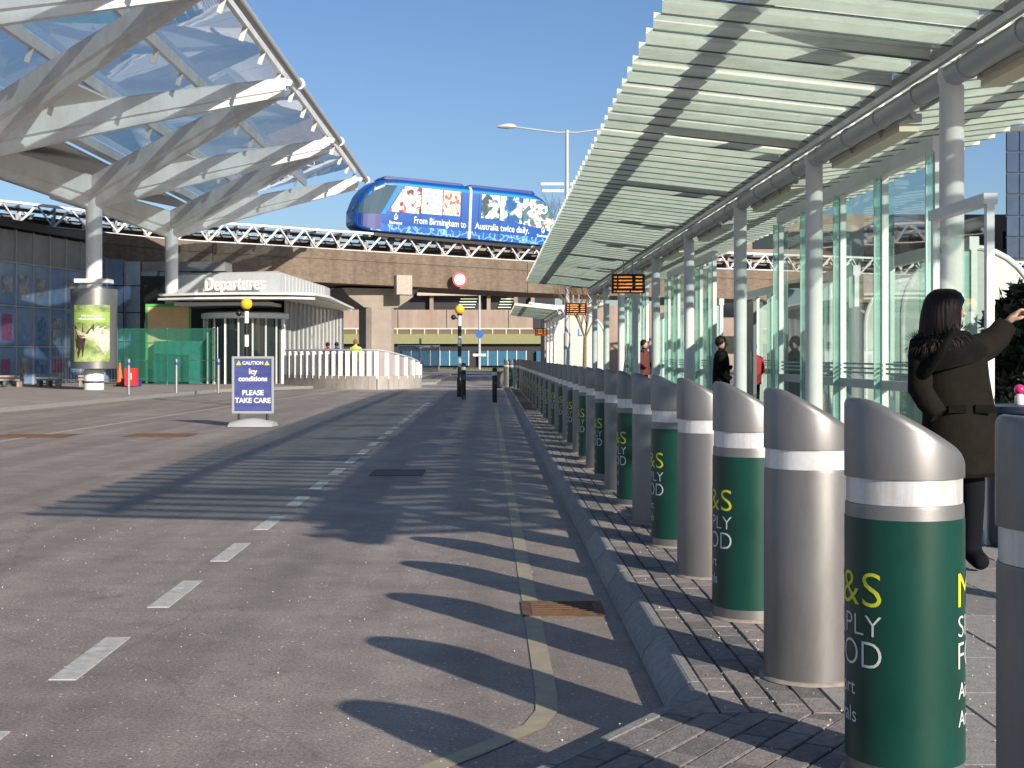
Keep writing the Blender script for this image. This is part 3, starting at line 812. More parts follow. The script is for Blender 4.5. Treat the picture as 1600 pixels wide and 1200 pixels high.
# ================================================================== LEFT BUILDINGS
t = thing("glazed_terminal", "blue glazed terminal wall with window posters behind the advert drum", "building", (-20, 60, 0))
W0 = Vector((-20.6, 58, 0)); W1 = Vector((-18.9, 67.5, 0)); wl_ = (W1-W0).length; wd_ = (W1-W0).normalized()
W0 = W0 - wd_*10; wl_ += 10
def wp(u, z, off=0.):
    p = W0+wd_*u; nn = Vector((wd_.y,-wd_.x,0)); p = p+nn*off; return (p.x+20, p.y-60, z)
def wquad(u0,u1,z0,z1,o0,o1,m,name,par=None):
    g = MB(); g.add([wp(u0,z0,o0),wp(u1,z0,o0),wp(u1,z0,o1),wp(u0,z0,o1),wp(u0,z1,o0),wp(u1,z1,o0),wp(u1,z1,o1),wp(u0,z1,o1)],
        [(0,3,2,1),(4,5,6,7),(0,1,5,4),(1,2,6,5),(2,3,7,6),(3,0,4,7)]); return g.build(name, m, par or t)
wquad(0,wl_,0,6.7,-4,-.05,M_dark,"core")
nb = 13; pw = wl_/nb
M_greyp = mat("grey_cladding", (.23,.235,.24), .35, var=.2, scale=.8)
posters = [mat("poster_a", (.45,.40,.34), .5, col2=(.12,.12,.2), scale=3), mat("poster_b", (.03,.10,.26), .5, col2=(.25,.35,.5), scale=4),
           mat("poster_c", (.5,.5,.52), .5, col2=(.14,.15,.2), scale=2.5), mat("poster_d", (.03,.22,.55), .5, var=.2), mat("poster_e", (.30,.10,.20), .5, var=.3)]
for i in range(nb):
    for z0, z1, m in ((.1,1.72,M_bgl),(1.76,3.45,M_bgl),(3.5,5.3,M_bgl),(5.34,6.7,M_greyp)):
        pn = wquad(i*pw+.04,(i+1)*pw-.04,z0+.03,z1-.03,-.04,0,m,"glass_panel" if m is M_bgl else "cladding_panel")
        if m is M_bgl and random.random() < .85:
            a = i*pw+pw*random.uniform(.15,.3); b = (i+1)*pw-pw*random.uniform(.15,.3); zc = (z0+z1)/2; hh = random.uniform(.3,.65)
            wquad(a,b,zc-hh,zc+hh*.8,.004,.012,random.choice(posters),"window_poster",pn)
for i in range(nb+1): wquad(i*pw-.035,i*pw+.035,.08,6.72,-.04,.05,mat("mullion_grey", (.36,.38,.40), .4),"mullion")
for z in (1.74,3.47,5.32): wquad(0,wl_,z-.035,z+.035,-.04,.035,MATS["mullion_grey"],"transom")
wquad(0,wl_+.2,6.75,7.05,-4,.5,M_black,"roof_edge")
# facade two (navy) towards the pavilion
t2 = thing("navy_glazed_link", "dark navy glazed link building between terminal wall and departures pavilion", "building", (-16, 68, 0))
for i in range(8):
    x0 = -19.2+i*.78; y = 67.6+i*.22; zt = 6.1-.1*i
    for z0, z1 in ((.1,2.0),(2.05,3.4),(3.45,4.7),(4.75,zt)):
        g = MB(); g.box(x0+.03-(-16), x0+.75+16, y-68, y-68+.1, z0, z1); g.build("glass_panel", M_navy if (i+int(z0))%3 else M_bgl, t2)
    g = MB(); g.box(x0-.02+16, x0+.02+16, y-68-.06, y-68, 0, zt+.05); g.build("mullion", MATS["mullion_grey"] if i%2 else M_greyp, t2)
g = MB(); g.box(-3.2,3.1,.14,4,0,5.2); g.build("core", M_dark, t2)
g = MB(); g.box(-3.3,3.2,.2,2,5.45,5.9); g.build("roof", M_greyp, t2)
# departures pavilion
t = thing("departures_pavilion", "white departures entrance pavilion with rounded glass doors and louvred eaves", "building", (-11, 64, 0))
def P(x, y, z): return (x+11, y-64, z)
g = MB(); g.prism([(-14.6+11,66-64),(-9.45+11,0),(-8.95+11,12),(-8.95+11,15),(-14.6+11,15)], 4.05, 5.12); g.build("fascia", mat("fascia_pale", (.50,.52,.52), .4, var=.06), t)
g = MB(); g.prism([(-14.5+11,66.3-64),(-9.7+11,.5),(-9.2+11,15),(-14.6+11,15)], 5.12, 5.22); g.build("roof", M_grey, t)
for k in range(14):     # vertical fascia joints on the side
    u = k/13; x = -9.45+.5*u; y = 64+12*u
    g = MB(); g.box(x+11-.01, x+11+.03, y-64-.02, y-64+.02, 4.1, 5.08); g.build("fascia_joint", M_grey, t)
g = MB(); ev = [(-14.4,61.2),(-12.6,60.2),(-10.5,59.7),(-8.5,59.8),(-7.5,60.6),(-7.2,63),(-7.6,79),(-14.4,79)]
g.prism([(x+11,y-64) for x, y in ev], 3.94, 4.04); g.build("eave", M_white, t)
g = MB(); g.prism([(x*1.0+11+.0,y-64-.12) for x, y in ev[:5]]+[(-7.9+11,60.9-64),(-14.3+11,61.8-64)], 3.76, 3.84); g.build("eave_lip", M_white, t)
for k in range(26):
    y = 61.2+.66*k
    g = MB(); g.box(-9.3+11, -7.62+11, y-64, y-64+.22, 3.85, 3.90); g.build("eave_louvre", M_louv, t)
g = MB(); g.prism([(-14+11,66.3-64),(-9.6+11,64.4-64),(-8.4+11,79-64),(-14+11,79-64)], 0, 3.93); g.build("interior", mat("interior_dark", (.06,.065,.065), .6), t)
for k in range(15):     # side wall glazing
    u0 = k/15; u1 = (k+1)/15
    a = Vector((-9.35,64.2,0)).lerp(Vector((-8.2,79,0)), u0); b = Vector((-9.35,64.2,0)).lerp(Vector((-8.2,79,0)), u1)
    g = MB(); g.beam(P(a.x,a.y,2.0), P(b.x,b.y-.06,2.0), .03, 3.7); g.build("side_pane", mat("side_glazing", (.22,.24,.23), .12, var=.35, scale=.6, spec=.8), t)
    g = MB(); g.box(a.x+11-.0, a.x+11+.07, a.y-64-.03, a.y-64+.03, .1, 3.9); g.build("side_mullion", M_grey, t)
# drum doors
dc = (0, -.6)
g = MB(); g.lathe([(1.82,2.98),(1.95,3.02),(1.95,3.22),(1.7,3.28)], c=dc, n=40); g.build("door_header", M_white, t, smooth=True)
g = MB(); g.lathe([(1.72,.05),(1.72,2.97)], c=dc, n=40); g.build("door_glass", M_dglass, t, smooth=True)
for k in range(9):
    a = R(-90-80+20*k); g = MB(); x = dc[0]+1.76*math.cos(a); y = dc[1]+1.76*math.sin(a)
    g.tube((x,y,.05),(x,y,2.98),.05 if k not in (0,8) else .11,10); g.build("door_mullion", M_white if k in (0,3,8) else M_grey, t)
me = text_mesh("Departures", .86, M_white, extrude=.06, offset=.02, sx=.80)
o = inst("lettering", me, t, (-13.15+11, 64.98-64, 4.36), (R(90),0,math.atan2(-2,5.15)))
# pale soffit under entrance
g = MB(); g.prism([(-13.9+11,62-64),(-9.6+11,61.5-64),(-9.5+11,64.3-64),(-13.9+11,66-64)], 3.55, 3.7); g.build("entrance_soffit", M_soffit, t)

# ramp barrier
t = thing("ramp_barrier", "white slatted ramp barrier on a pale concrete plinth", "barrier", (-4.5, 56, 0))
def RP(x, y, z): return (x+4.5, y-56, z)
cr = []
A, B, Cc = Vector((-8.64,59.6,0)), Vector((-4.5,56,0)), Vector((-2.97,60,0))
N = 20
for i in range(N+1):
    u = i/N
    if u < .7: k = u/.7; p = A.lerp(B, k); p.y = 59.6-3.6*math.sin(k*math.pi/2)
    else: k = (u-.7)/.3; p = Vector((-4.5+1.53*math.sin(k*math.pi/2)*1.0, 56+4*k**1.5, 0))
    zt = 1.58 if u < .72 else 1.58-.55*((u-.72)/.28)
    cr.append((p, zt))
g = MB()
for (p, z), (q, z2) in zip(cr, cr[1:]): g.beam(RP(p.x,p.y,.27), RP(q.x,q.y,.27), .16, .54)
g.build("plinth", M_conc, t)
g = MB()
for (p, z), (q, z2) in zip(cr, cr[1:]): g.tube(RP(p.x,p.y,z), RP(q.x,q.y,z2), .035, 8)
g.build("handrail", M_grey, t)
g = MB()
for (p, z), (q, z2) in zip(cr, cr[1:]):
    a = RP(p.x,p.y+.05,.55); b = RP(q.x,q.y+.05,.55)
    g.add([a, b, (b[0],b[1],z2-.06), (a[0],a[1],z-.06), (a[0],a[1]+.012,a[2]),(b[0],b[1]+.012,b[2]),(b[0],b[1]+.012,z2-.06),(a[0],a[1]+.012,z-.06)],
          [(0,1,2,3),(7,6,5,4),(0,4,5,1),(3,2,6,7),(1,5,6,2),(0,3,7,4)])
g.build("infill_panel", glass("barrier_infill", (.7,.68,.66), diffuse=.45, dcol=(.60,.50,.46)), t)
for i in range(0, N+1):
    p, z = cr[i]; g = MB(); g.box(p.x+4.5-.09, p.x+4.5+.09, p.y-56-.05, p.y-56+.03, .42, z-.05); g.build("slat", M_white, t)
g = MB(); p, z = cr[-1]; q, zq = cr[-3]
g.add([RP(q.x,q.y-.07,.2), RP(p.x,p.y-.07,0), RP(p.x,p.y-.07,z), RP(q.x,q.y-.07,zq), RP(q.x,q.y-.01,.2), RP(p.x,p.y-.01,0), RP(p.x,p.y-.01,z), RP(q.x,q.y-.01,zq)],
      [(0,1,2,3),(7,6,5,4),(0,4,5,1),(3,2,6,7),(1,5,6,2),(0,3,7,4)])
g.build("end_panel", M_white, t)

# heras fence with green debris netting
t = thing("site_fence", "temporary site fence covered in green netting around the plywood board", "fence", (-13, 60.5, 0))
M_net = glass("green_netting", (.42,.68,.58), refl=.15, diffuse=.30, dcol=(.06,.27,.20), rough=.5)
def fence_panel(p, q, h=2.55):
    p = Vector(p); q = Vector(q)
    g = MB()
    for a in (p, q): g.tube((a.x+13,a.y-60.5,.1),(a.x+13,a.y-60.5,h),.025,8)
    for z in (.35,1.15,h-.05): g.tube((p.x+13,p.y-60.5,z),(q.x+13,q.y-60.5,z),.018,6)
    g.build("fence_frame", M_steel, t)
    g = MB(); n = 14
    rr = random.Random(int(p.x*10))
    pts = [(p.lerp(q, i/n)) for i in range(n+1)]
    offs = [rr.uniform(-.05,.05) for _ in pts]
    rg = [[(a.x+13, a.y-60.5-.03+o, .2+rr.uniform(0,.05)), (a.x+13, a.y-60.5-.03+o*.5, 1.3), (a.x+13, a.y-60.5-.03, h-.03)] for a, o in zip(pts, offs)]
    for i in range(n):
        for j in range(2): g.add([rg[i][j], rg[i+1][j], rg[i+1][j+1], rg[i][j+1]], [(0,1,2,3)])
    g.build("netting", M_net, t, smooth=True)
for a, b in (((-16.1,60.9,0),(-13.9,60.7,0)),((-13.9,60.7,0),(-11.9,60.5,0)),((-11.9,60.5,0),(-11.4,59,0))): fence_panel(a, b)
g = MB()
for i in range(24):
    x = -19+.125*i; g.tube((x+13,.5,.15),(x+13,.5,2.5),.006,5)
for z in (.3,1.3,2.5): g.tube((-6,.5,z),(-3.1,.5,z),.02,6)
g.build("open_mesh_panel", M_steel, t)
g = MB(); g.box(-2.0,1.1,2.4,4.4,.1,2.0); g.build("covered_materials", mat("teal_sheet", (.02,.14,.13), .6, var=.3), t)
# site clutter
t = thing("traffic_cone", "orange traffic cone standing beside the advert drum", "traffic cone", (-14.0+.0, 57.5, .1))
t.location = (-15.1, 57.5, .1)
g = MB(); g.lathe([(.17,.03),(.15,.06),(.03,.95),(.02,.97)], n=16); g.build("cone", mat("cone_orange", (.75,.13,.03), .5), t, smooth=True)
g = MB(); g.box(-.22,.22,-.22,.22,0,.04); g.build("base", M_dark, t)
t = thing("fire_point_box", "red box standing on the footway behind the drum base", "red box", (-14.25, 56.0, .1))
g = MB(); g.box(-.24,.24,-.15,.15,.05,.75); g.build("body", mat("red_paint", (.60,.03,.03), .45), t, bevel=.01)
g = MB(); g.box(-.05,.05,-.165,-.152,.3,.55); g.build("latch", M_white, t)
t = thing("blue_crate", "low blue crate on the footway right of the orange cone", "crate", (-14.5, 57.0, .1))
g = MB(); g.box(-.35,.35,-.25,.25,.0,.28); g.build("body", mat("crate_blue", (.03,.06,.26), .5), t, bevel=.01)
g = MB(); g.box(-.37,.37,-.27,.27,.28,.33); g.build("rim", mat("crate_blue2", (.05,.09,.35), .5), t)
M_wood = mat("weathered_wood", (.33,.28,.22), .8, var=.2, scale=5)
for k, (x, y, wd, lab) in enumerate(((-19.3,56.6,1.0,"leftmost low timber pallet rack at the foot of the blue terminal wall"),(-17.9,57.2,.9,"middle low timber pallet rack at the foot of the blue terminal wall"),(-16.3,57.6,.9,"low timber pallet rack nearest the advert drum"))):
    t = thing("timber_rack", lab, "pallet", (x, y, .1), 0, "low timber racks")
    for zz in (.28,.42):
        g = MB(); g.box(-wd/2,wd/2,-.3,-.26,zz-.04,zz+.04); g.build("board", M_wood, t)
    for sx in (-.42,0,.42):
        g = MB(); g.box(sx*wd-.05,sx*wd+.05,-.25,.3,0,.24); g.build("leg", M_wood, t)
    g = MB(); g.box(-wd/2,wd/2,-.25,.3,.24,.28); g.build("deck", mat("dark_timber", (.09,.075,.06), .8), t)
# steel posts
def steel_post(x, y, h, label, r=.055, blk=False):
    t = thing("steel_post", label, "post", (x, y, .0 if blk else .1), 0, "slim steel bollard posts")
    g = MB(); g.lathe([(r,0),(r,h-.02),(r*.7,h)], n=16); g.build("shaft", M_black if blk else M_steel, t, smooth=True)
    g = MB(); g.lathe([(r+.003,h-.22),(r+.003,h-.12)], n=16); g.build("band", mat("blue_band", (.03,.05,.30), .4) if not blk else M_band, t, smooth=True)
steel_post(-11.66, 45.5, 1.15, "slim steel post left of three, in front of the green netting's left edge")
steel_post(-10.5, 47.2, 1.15, "slim steel post middle of three, in front of the plywood board")
steel_post(-9.15, 47.5, 1.15, "slim steel post right of three, left of the caution board")
steel_post(-.80, 43.3, 1.12, "dark steel post touching the belisha beacon pole", .07, True)
steel_post(.145, 40.4, 1.0, "dark steel post standing alone between beacon and bollard row", .07, True)

# belisha beacons
def beacon(x, y, zg, label, arm=True):
    t = thing("belisha_beacon", label, "crossing beacon", (x, y, 0), 0, "belisha beacons")
    n = 8; h = zg-.2
    for k in range(n):
        g = MB(); r = .06 if k > 1 else .09
        if k == 1: g.lathe([(.09,h*k/n),(.09,h*(k+1)/n-.04),(.06,h*(k+1)/n)], n=16)
        else: g.lathe([(r,h*k/n),(r,h*(k+1)/n)], n=16)
        g.build("pole_band", M_black if (k % 2 == 0 or k == 1) else M_white, t, smooth=True)
    g = MB(); g.lathe([(.06,h),(.09,h+.03),(.07,h+.07)], n=16)
    if arm: g.tube((0,0,h-.12),(-.16,-.02,h-.05),.025,8); g.ball((-.2,-.03,h-.05), .085, 12, 8)
    g.build("fitting", M_black, t, smooth=True)
    g = MB(); g.ball((0,0,zg), .158, 24, 16); g.build("globe", mat("beacon_amber", (.90,.52,.02), .25, coat=.3), t, smooth=True)
beacon(-.98, 46, 2.85, "belisha beacon with amber globe and black and white pole at the end of the lane")
beacon(-6.56, 38, 2.74, "belisha beacon with amber globe behind the caution board")

# caution board
t = thing("caution_board", "blue caution icy conditions board on a grey rocking base", "sign board", (-4.47, 26.6, 0), R(-3))
g = MB(); rings = []
for x in [-.42+.06*k for k in range(15)]:
    hgt = .09+.07*math.cos(x/.42*math.pi/2)
    rings.append([(x, y, z) for y, z in ((-.30,0.01),(-.22,hgt*.6),(-.08,hgt),(.08,hgt),(.22,hgt*.6),(.30,0.01))])
g.loft(rings); g.build("base", mat("base_grey", (.42,.42,.41), .5), t, smooth=True)
for s in (-.27,.27):
    g = MB(); g.tube((s,0,.12),(s,0,.26),.025,8); g.build("spring", M_dark, t)
M_alu = mat("aluminium", (.62,.62,.60), .35, metal=.6)
g = MB()
g.box(-.40,-.355,-.03,.03,.25,1.33); g.box(.355,.40,-.03,.03,.25,1.33); g.box(-.355,.355,-.03,.03,1.285,1.33); g.box(-.355,.355,-.03,.03,.25,.295)
g.build("frame", M_alu, t, bevel=.006)
M_pos = mat("poster_navy", (.05,.055,.20), .35, col2=(.09,.11,.30), scale=2.2, stretch=(.4,1,3))
g = MB(); g.box(-.355,.355,-.012,.012,.295,1.285); pos = g.build("poster", M_pos, t)
for txt, z, s, b in (("CAUTION", 1.175, .085, .002), ("Icy", 1.0, .135, .003), ("conditions", .865, .125, .003), ("PLEASE", .60, .125, .003), ("TAKE CARE", .455, .125, .003)):
    me = text_mesh(txt, s*1.05, M_wht_l, offset=b*1.6, align='CENTER'); inst("lettering", me, pos, (0,-.0145,z), (R(90),0,0))
for s in (-.27,.27):
    g = MB(); g.add([(s-.05,-.0145,1.165),(s+.05,-.0145,1.165),(s,-.0145,1.25)], [(0,1,2)]); tr_ = g.build("warning_triangle", M_yel_l, pos)

# ================================================================== VIADUCT
VP = [(-60,40,9.3),(-38,57,8.6),(-24.4,70,8.05),(-21.4,71.7,7.81),(-16.3,74.2,7.45),(-12,76,7.32),(-7.4,79,7.23),(-2,81.8,7.1),(2.9,84,6.95),(9,86.5,6.85),(16.2,89,6.78),(33,94,6.6),(60,99,6.5),(100,103,6.5)]
def resample(pts, step):
    V = [Vector(p) for p in pts]; out = [V[0].copy()]; rem = step
    cr_ = []
    for i in range(len(V)-1):
        p0 = V[max(i-1,0)]; p1 = V[i]; p2 = V[i+1]; p3 = V[min(i+2,len(V)-1)]
        for k in range(12):
            t_ = k/12
            cr_.append(.5*((2*p1)+(-p0+p2)*t_+(2*p0-5*p1+4*p2-p3)*t_*t_+(-p0+3*p1-3*p2+p3)*t_**3))
    cr_.append(V[-1]); acc = 0; out = [cr_[0]]
    for a, b in zip(cr_, cr_[1:]):
        l = (b-a).length
        while acc+l >= step:
            u = (step-acc)/l; a = a.lerp(b, u); out.append(a); l = (b-a).length; acc = 0
        acc += l
    return out
vp = resample(VP, 1.6)
def frame(i):
    a = vp[max(i-1,0)]; b = vp[min(i+1,len(vp)-1)]; d = (b-a); d.z = 0; d.normalize(); return d, Vector((-d.y, d.x, 0))
t = thing("viaduct", "long brown concrete viaduct beam carrying the shuttle track across the view", "viaduct", (-4, 81, 0))
def V_(p): return (p.x+4, p.y-81, p.z)
DT = 1.86
seg = 12; start = 0
while start < len(vp)-1:
    end = min(start+seg, len(vp)-1); rings = []
    for i in range(start, end+1):
        d, nn = frame(i); p = vp[i]
        if i == start and start > 0: p = p+d*.03
        rings.append([V_(p+nn*a+Vector((0,0,b))) for a, b in ((0,0),(0,-.55),(.05,-.57),(.05,-.63),(0,-.65),(0,-DT),(5.4,-DT),(5.4,0))])
    g = MB(); g.loft(rings); g.build("deck_beam", M_brownc, t); start = end
# pier
def pier(px, py, zt):
    d, nn = Vector((.92,.39,0)), Vector((-.39,.92,0))
    def q(a, b, z): p = Vector((px,py,0))+d*a+nn*b; return (p.x+4, p.y-81, z)
    g = MB(); w_ = .85
    pl = [(-w_,-.35),(-w_+.25,-.6),(w_-.25,-.6),(w_,-.35),(w_,1.0),(-w_,1.0)]
    g.loft([[q(a,b,0) for a, b in pl], [q(a,b,zt-1.1) for a, b in pl]]); g.build("pier", mat("pier_concrete", (.29,.245,.20), .85, var=.12, scale=1.2, bump=.3, bscale=10), t)
    g = MB(); rg = []
    for z, s0, s1 in ((zt-1.1,1.0,1.0),(zt-.5,1.9,1.3),(zt-.002,2.3,1.3)):
        rg.append([q(a,b,z) for a, b in ((-s0,-.5),(s0,-.5),(s0,2.2*s1),(-s0,2.2*s1))])
    g.loft(rg); g.build("crosshead", MATS["pier_concrete"], t)
pier(-6.45, 81.5, 5.22)
pier(26, 94, 4.8)
pier(-31, 66, 6.5)
g = MB(); i = min(range(len(vp)), key=lambda k: abs(vp[k].x+4.72)); d, nn = frame(i); p = vp[i]
g.add([V_(p+d*a+nn*b+Vector((0,0,z))) for z in (-2.35,-1.25) for a, b in ((-.48,-.35),(.48,-.35),(.48,-.003),(-.48,-.003))],
      [(0,3,2,1),(4,5,6,7),(0,1,5,4),(1,2,6,5),(2,3,7,6),(3,0,4,7)]); g.build("bearing_block", mat("concrete_light", (.40,.35,.29), .8, var=.1), t)
# height sign
t = thing("height_limit_sign", "round red-ringed height limit sign on the viaduct beam", "road sign", (-1.72, 81.2, 5.75), R(20))
g = MB(); g.tube((0,0,0),(0,.04,0),.44,32); g.build("red_ring", mat("sign_red", (.50,.03,.04), .4), t)
g = MB(); g.tube((0,-.006,0),(0,-.002,0),.325,32); fc = g.build("white_face", M_white, t)
for txt, z in (("5.1m", .03), ("16'-9\"", -.17)):
    me = text_mesh(txt, .21, M_black, offset=.003, align='CENTER', sx=.9); inst("lettering", me, fc, (0,-.010,z), (R(90),0,0))
g = MB(); g.add([(-.06,-.01,.30),(.06,-.01,.30),(0,-.01,.22)], [(0,1,2)]); g.add([(-.06,-.01,-.30),(.06,-.01,-.30),(0,-.01,-.22)], [(0,1,2)]); g.build("arrows", M_black, fc)
g = MB(); g.tube((-.2,.04,0),(-.2,.5,0),.02,6); g.tube((.2,.04,0),(.2,.5,0),.02,6); g.build("bracket", M_grey, t)

# lattice guideway
t = thing("track_truss", "white steel lattice truss carrying the shuttle rails on top of the viaduct", "track", (-4, 83, 8))
def G_(p): return (p.x+4, p.y-83, p.z-8)
TH = 1.12
M_trw = mat("truss_white", (.66,.63,.61), .45, var=.08, scale=2)
M_trd = mat("truss_dark", (.10,.10,.11), .6, var=.3, scale=2)
A0, B0 = .9, 3.9
def off(i, a, z):
    d, nn = frame(i); return vp[i]+nn*a+Vector((0,0,z))
vis = [i for i in range(len(vp)-1) if -30 < vp[i].x < 45]
for nm, a, z, wv, hv, m in (("top_rail", A0, TH, .16, .13, M_trw), ("running_rail", A0+.45, TH+.09, .12, .10, M_trd), ("rear_rail", B0, TH, .16, .13, M_trw), ("bottom_chord", A0+.3, .09, .12, .12, M_trw), ("cable_tray", A0+1.2, .5, .5, .10, M_trd), ("equipment_trough", A0+1.7, .42, .12, .55, M_trd), ("walkway", (A0+B0)/2, TH-.15, 1.6, .06, M_trd)):
    g = MB()
    for i in range(len(vp)-1): g.beam(G_(off(i,a,z)), G_(off(i+1,a,z)), wv, hv)
    g.build(nm, m, t)
bk = MB(); dk = MB(); cnt = 0
for i in range(len(vp)-1):
    d, nn = frame(i)
    for k, (za, zb) in enumerate(((.12, TH-.06),(TH-.06, .12))):
        p = off(i, A0+(.25 if za < .5 else 0), za)+d*(.8*k); 
        q = off(i, A0+(.25 if zb < .5 else 0), zb)+d*(.8*(k+1))
        g = MB() if i in vis else bk
        g.beam(G_(p), G_(q), .11 if k == 0 else .075, .11 if k == 0 else .075)
        if i in vis: g.build("diagonal", M_trw, t); cnt += 1
        p2 = p+nn*(B0-A0-.2); q2 = q+nn*(B0-A0-.2); bk.beam(G_(p2), G_(q2), .09, .09)
    # inner clutter: sleepers, sheaves, brackets
    p = off(i, A0, TH-.12); q = off(i, B0, TH-.12); dk.beam(G_(p), G_(q), .12, .12)
    p = off(i, A0+.6, .1); dk.beam(G_(p), G_(p+Vector((0,0,.55))), .14, .3)
    c = off(i, A0+.7, .55+.25*(i%2)); dk.tube(G_(c), G_(c+d*.12), .22, 10)
    c = off(i, A0+.9, .3); dk.beam(G_(c), G_(c+d*.9+Vector((0,0,.35))), .08,.08)
stuff(bk.build("rear_lattice", M_trw, t)); stuff(dk.build("sleepers_and_sheaves", mat("truss_mid", (.34,.33,.33), .5, var=.5, scale=3), t))

# ================================================================== SHUTTLE CAR
Pa = Vector((-8.05, 80.6, 8.47)); Pb = Vector((3.75, 86.4, 7.92))
dv = Pb-Pa; SLen = dv.length
t = thing("shuttle_car", "blue two-section airport shuttle train with window graphics on the viaduct track", "shuttle train", Pa)
t.rotation_euler = (0, math.atan2(-dv.z, math.hypot(dv.x, dv.y)), math.atan2(dv.y, dv.x))
HWD = 1.15
def env(s):
    """half width, bottom, top of the body at s metres from an end"""
    tb = [(0,.55,.50,.95),(.06,.72,.36,1.25),(.18,.86,.26,1.62),(.4,.98,.16,2.08),(.75,1.06,.08,2.52),(1.15,1.11,.03,2.84),(1.6,1.14,.0,3.03),(2.2,1.15,.0,3.12),(3,1.15,.0,3.14)]
    if s >= 3: return tb[-1][1:]
    for a, b in zip(tb, tb[1:]):
        if a[0] <= s <= b[0]:
            u = (s-a[0])/(b[0]-a[0]); return tuple(a[k]+(b[k]-a[k])*u for k in (1,2,3))
def ring_at(s, grow=0.):
    e = min(s, SLen-s); wv, zb, zt = env(max(0, e)); wv += grow; zt += grow; zb -= grow
    r = min(.38, (zt-zb)*.35); rb = .14; out = []
    for cx_, cz, a0, rr in ((-wv+rb, zb+rb, 180, rb),(wv-rb, zb+rb, 270, rb),(wv-r, zt-r, 0, r),(-wv+r, zt-r, 90, r)):
        for k in range(5):
            a = R(a0+90*k/4); out.append((s, cx_+rr*math.cos(a), cz+rr*math.sin(a)))
    return out
M_bus = mat("shuttle_blue", (.004,.075,.33), .3, coat=.25, spec=.5)
M_bus2 = mat("shuttle_light_blue", (.008,.20,.56), .3, coat=.2)
M_bus3 = mat("shuttle_navy", (.006,.022,.16), .35, coat=.2)
ss = [0,.06,.18,.4,.75,1.15,1.6,2.2,3.0]
mid = 7.08
for k in range(2):
    ssx = ss+[mid-.09] if k == 0 else [mid+.09]+[SLen-q for q in reversed(ss)]
    g = MB(); g.loft([ring_at(s) for s in ssx]); g.build("body", M_bus, t, smooth=True)
g = MB(); g.loft([ring_at(mid-.085, .015), ring_at(mid+.085, .015)]); g.build("gangway_bellows", mat("bellows_grey", (.52,.50,.47), .5), t)
def patch(s0, s1, z0, z1, m, name, par=t, ns=12, nz=6, o=.012, clipf=None, thick=.012, warp=None):
    """panel lying on the near side (y=-w) of the shell"""
    g = MB(); pts = {}
    for i in range(ns+1):
        for j in range(nz+1):
            s = s0+(s1-s0)*i/ns; e = min(s, SLen-s); wv, zb, zt = env(max(0,e)); 
            zz0, zz1 = (z0, z1) if warp is None else warp(s)
            zz1 = min(zz1, zt-.22); z = zz0+(zz1-zz0)*j/nz
            r = min(.38, (zt-zb)*.35); y = -wv
            if z > zt-r: a = (z-(zt-r))/r; y = -wv+r*(1-math.sqrt(max(0,1-a*a)))
            pts[i,j] = (s, y-o, z)
    for i in range(ns):
        for j in range(nz): g.add([pts[i,j], pts[i+1,j], pts[i+1,j+1], pts[i,j+1]], [(0,1,2,3)])
    return g.build(name, m, par, smooth=True)
# upper light-blue band and lower graphics
patch(1.7, mid-.1, 2.72, 2.95, M_bus2, "upper_band", o=.008, nz=3); patch(mid+.1, SLen-1.7, 2.72, 2.95, M_bus2, "upper_band", o=.008, nz=3)
def swirl():
    m = bpy.data.materials.new("water_swirls"); m.use_nodes = True; n = m.node_tree; b = n.nodes["Principled BSDF"]
    tc = n.nodes.new("ShaderNodeTexCoord"); v = n.nodes.new("ShaderNodeTexVoronoi"); v.feature = 'DISTANCE_TO_EDGE'; v.inputs["Scale"].default_value = 3.2
    ns_ = n.nodes.new("ShaderNodeTexNoise"); ns_.inputs["Scale"].default_value = 2.5
    mx = n.nodes.new("ShaderNodeMix"); mx.data_type = 'RGBA'; mx.inputs[0].default_value = .35
    n.links.new(tc.outputs["Object"], ns_.inputs["Vector"]); n.links.new(tc.outputs["Object"], mx.inputs[6]); n.links.new(ns_.outputs["Color"], mx.inputs[7]); n.links.new(mx.outputs[2], v.inputs["Vector"])
    r = n.nodes.new("ShaderNodeValToRGB"); n.links.new(v.outputs["Distance"], r.inputs[0])
    e = r.color_ramp.elements; e[0].position = .0; e[0].color = (.22,.48,.75,1); e[1].position = .09; e[1].color = (.005,.09,.38,1)
    n.links.new(r.outputs[0], b.inputs["Base Color"]); b.inputs["Roughness"].default_value = .3; return m
M_sw = swirl()
patch(.9, mid-.1, .06, .48, M_sw, "water_graphic", o=.008, nz=2, ns=24); patch(mid+.1, SLen-.9, .06, .48, M_sw, "water_graphic", o=.008, nz=2, ns=24)
def collage(name, cols, sc_):
    m = bpy.data.materials.new(name); m.use_nodes = True; n = m.node_tree; b = n.nodes["Principled BSDF"]
    tc = n.nodes.new("ShaderNodeTexCoord"); t_ = n.nodes.new("ShaderNodeTexNoise"); t_.inputs["Scale"].default_value = sc_; t_.inputs["Detail"].default_value = 3
    n.links.new(tc.outputs["Object"], t_.inputs["Vector"])
    r = n.nodes.new("ShaderNodeValToRGB"); r.color_ramp.interpolation = 'CONSTANT'; n.links.new(t_.outputs["Fac"], r.inputs[0])
    e = r.color_ramp.elements
    while len(e) < len(cols): e.new(.5)
    for k, (p, c) in enumerate(cols): e[k].position = p; e[k].color = (*c, 1)
    n.links.new(r.outputs[0], b.inputs["Base Color"]); b.inputs["Roughness"].default_value = .25; return m
Wt = (.78,.76,.72)
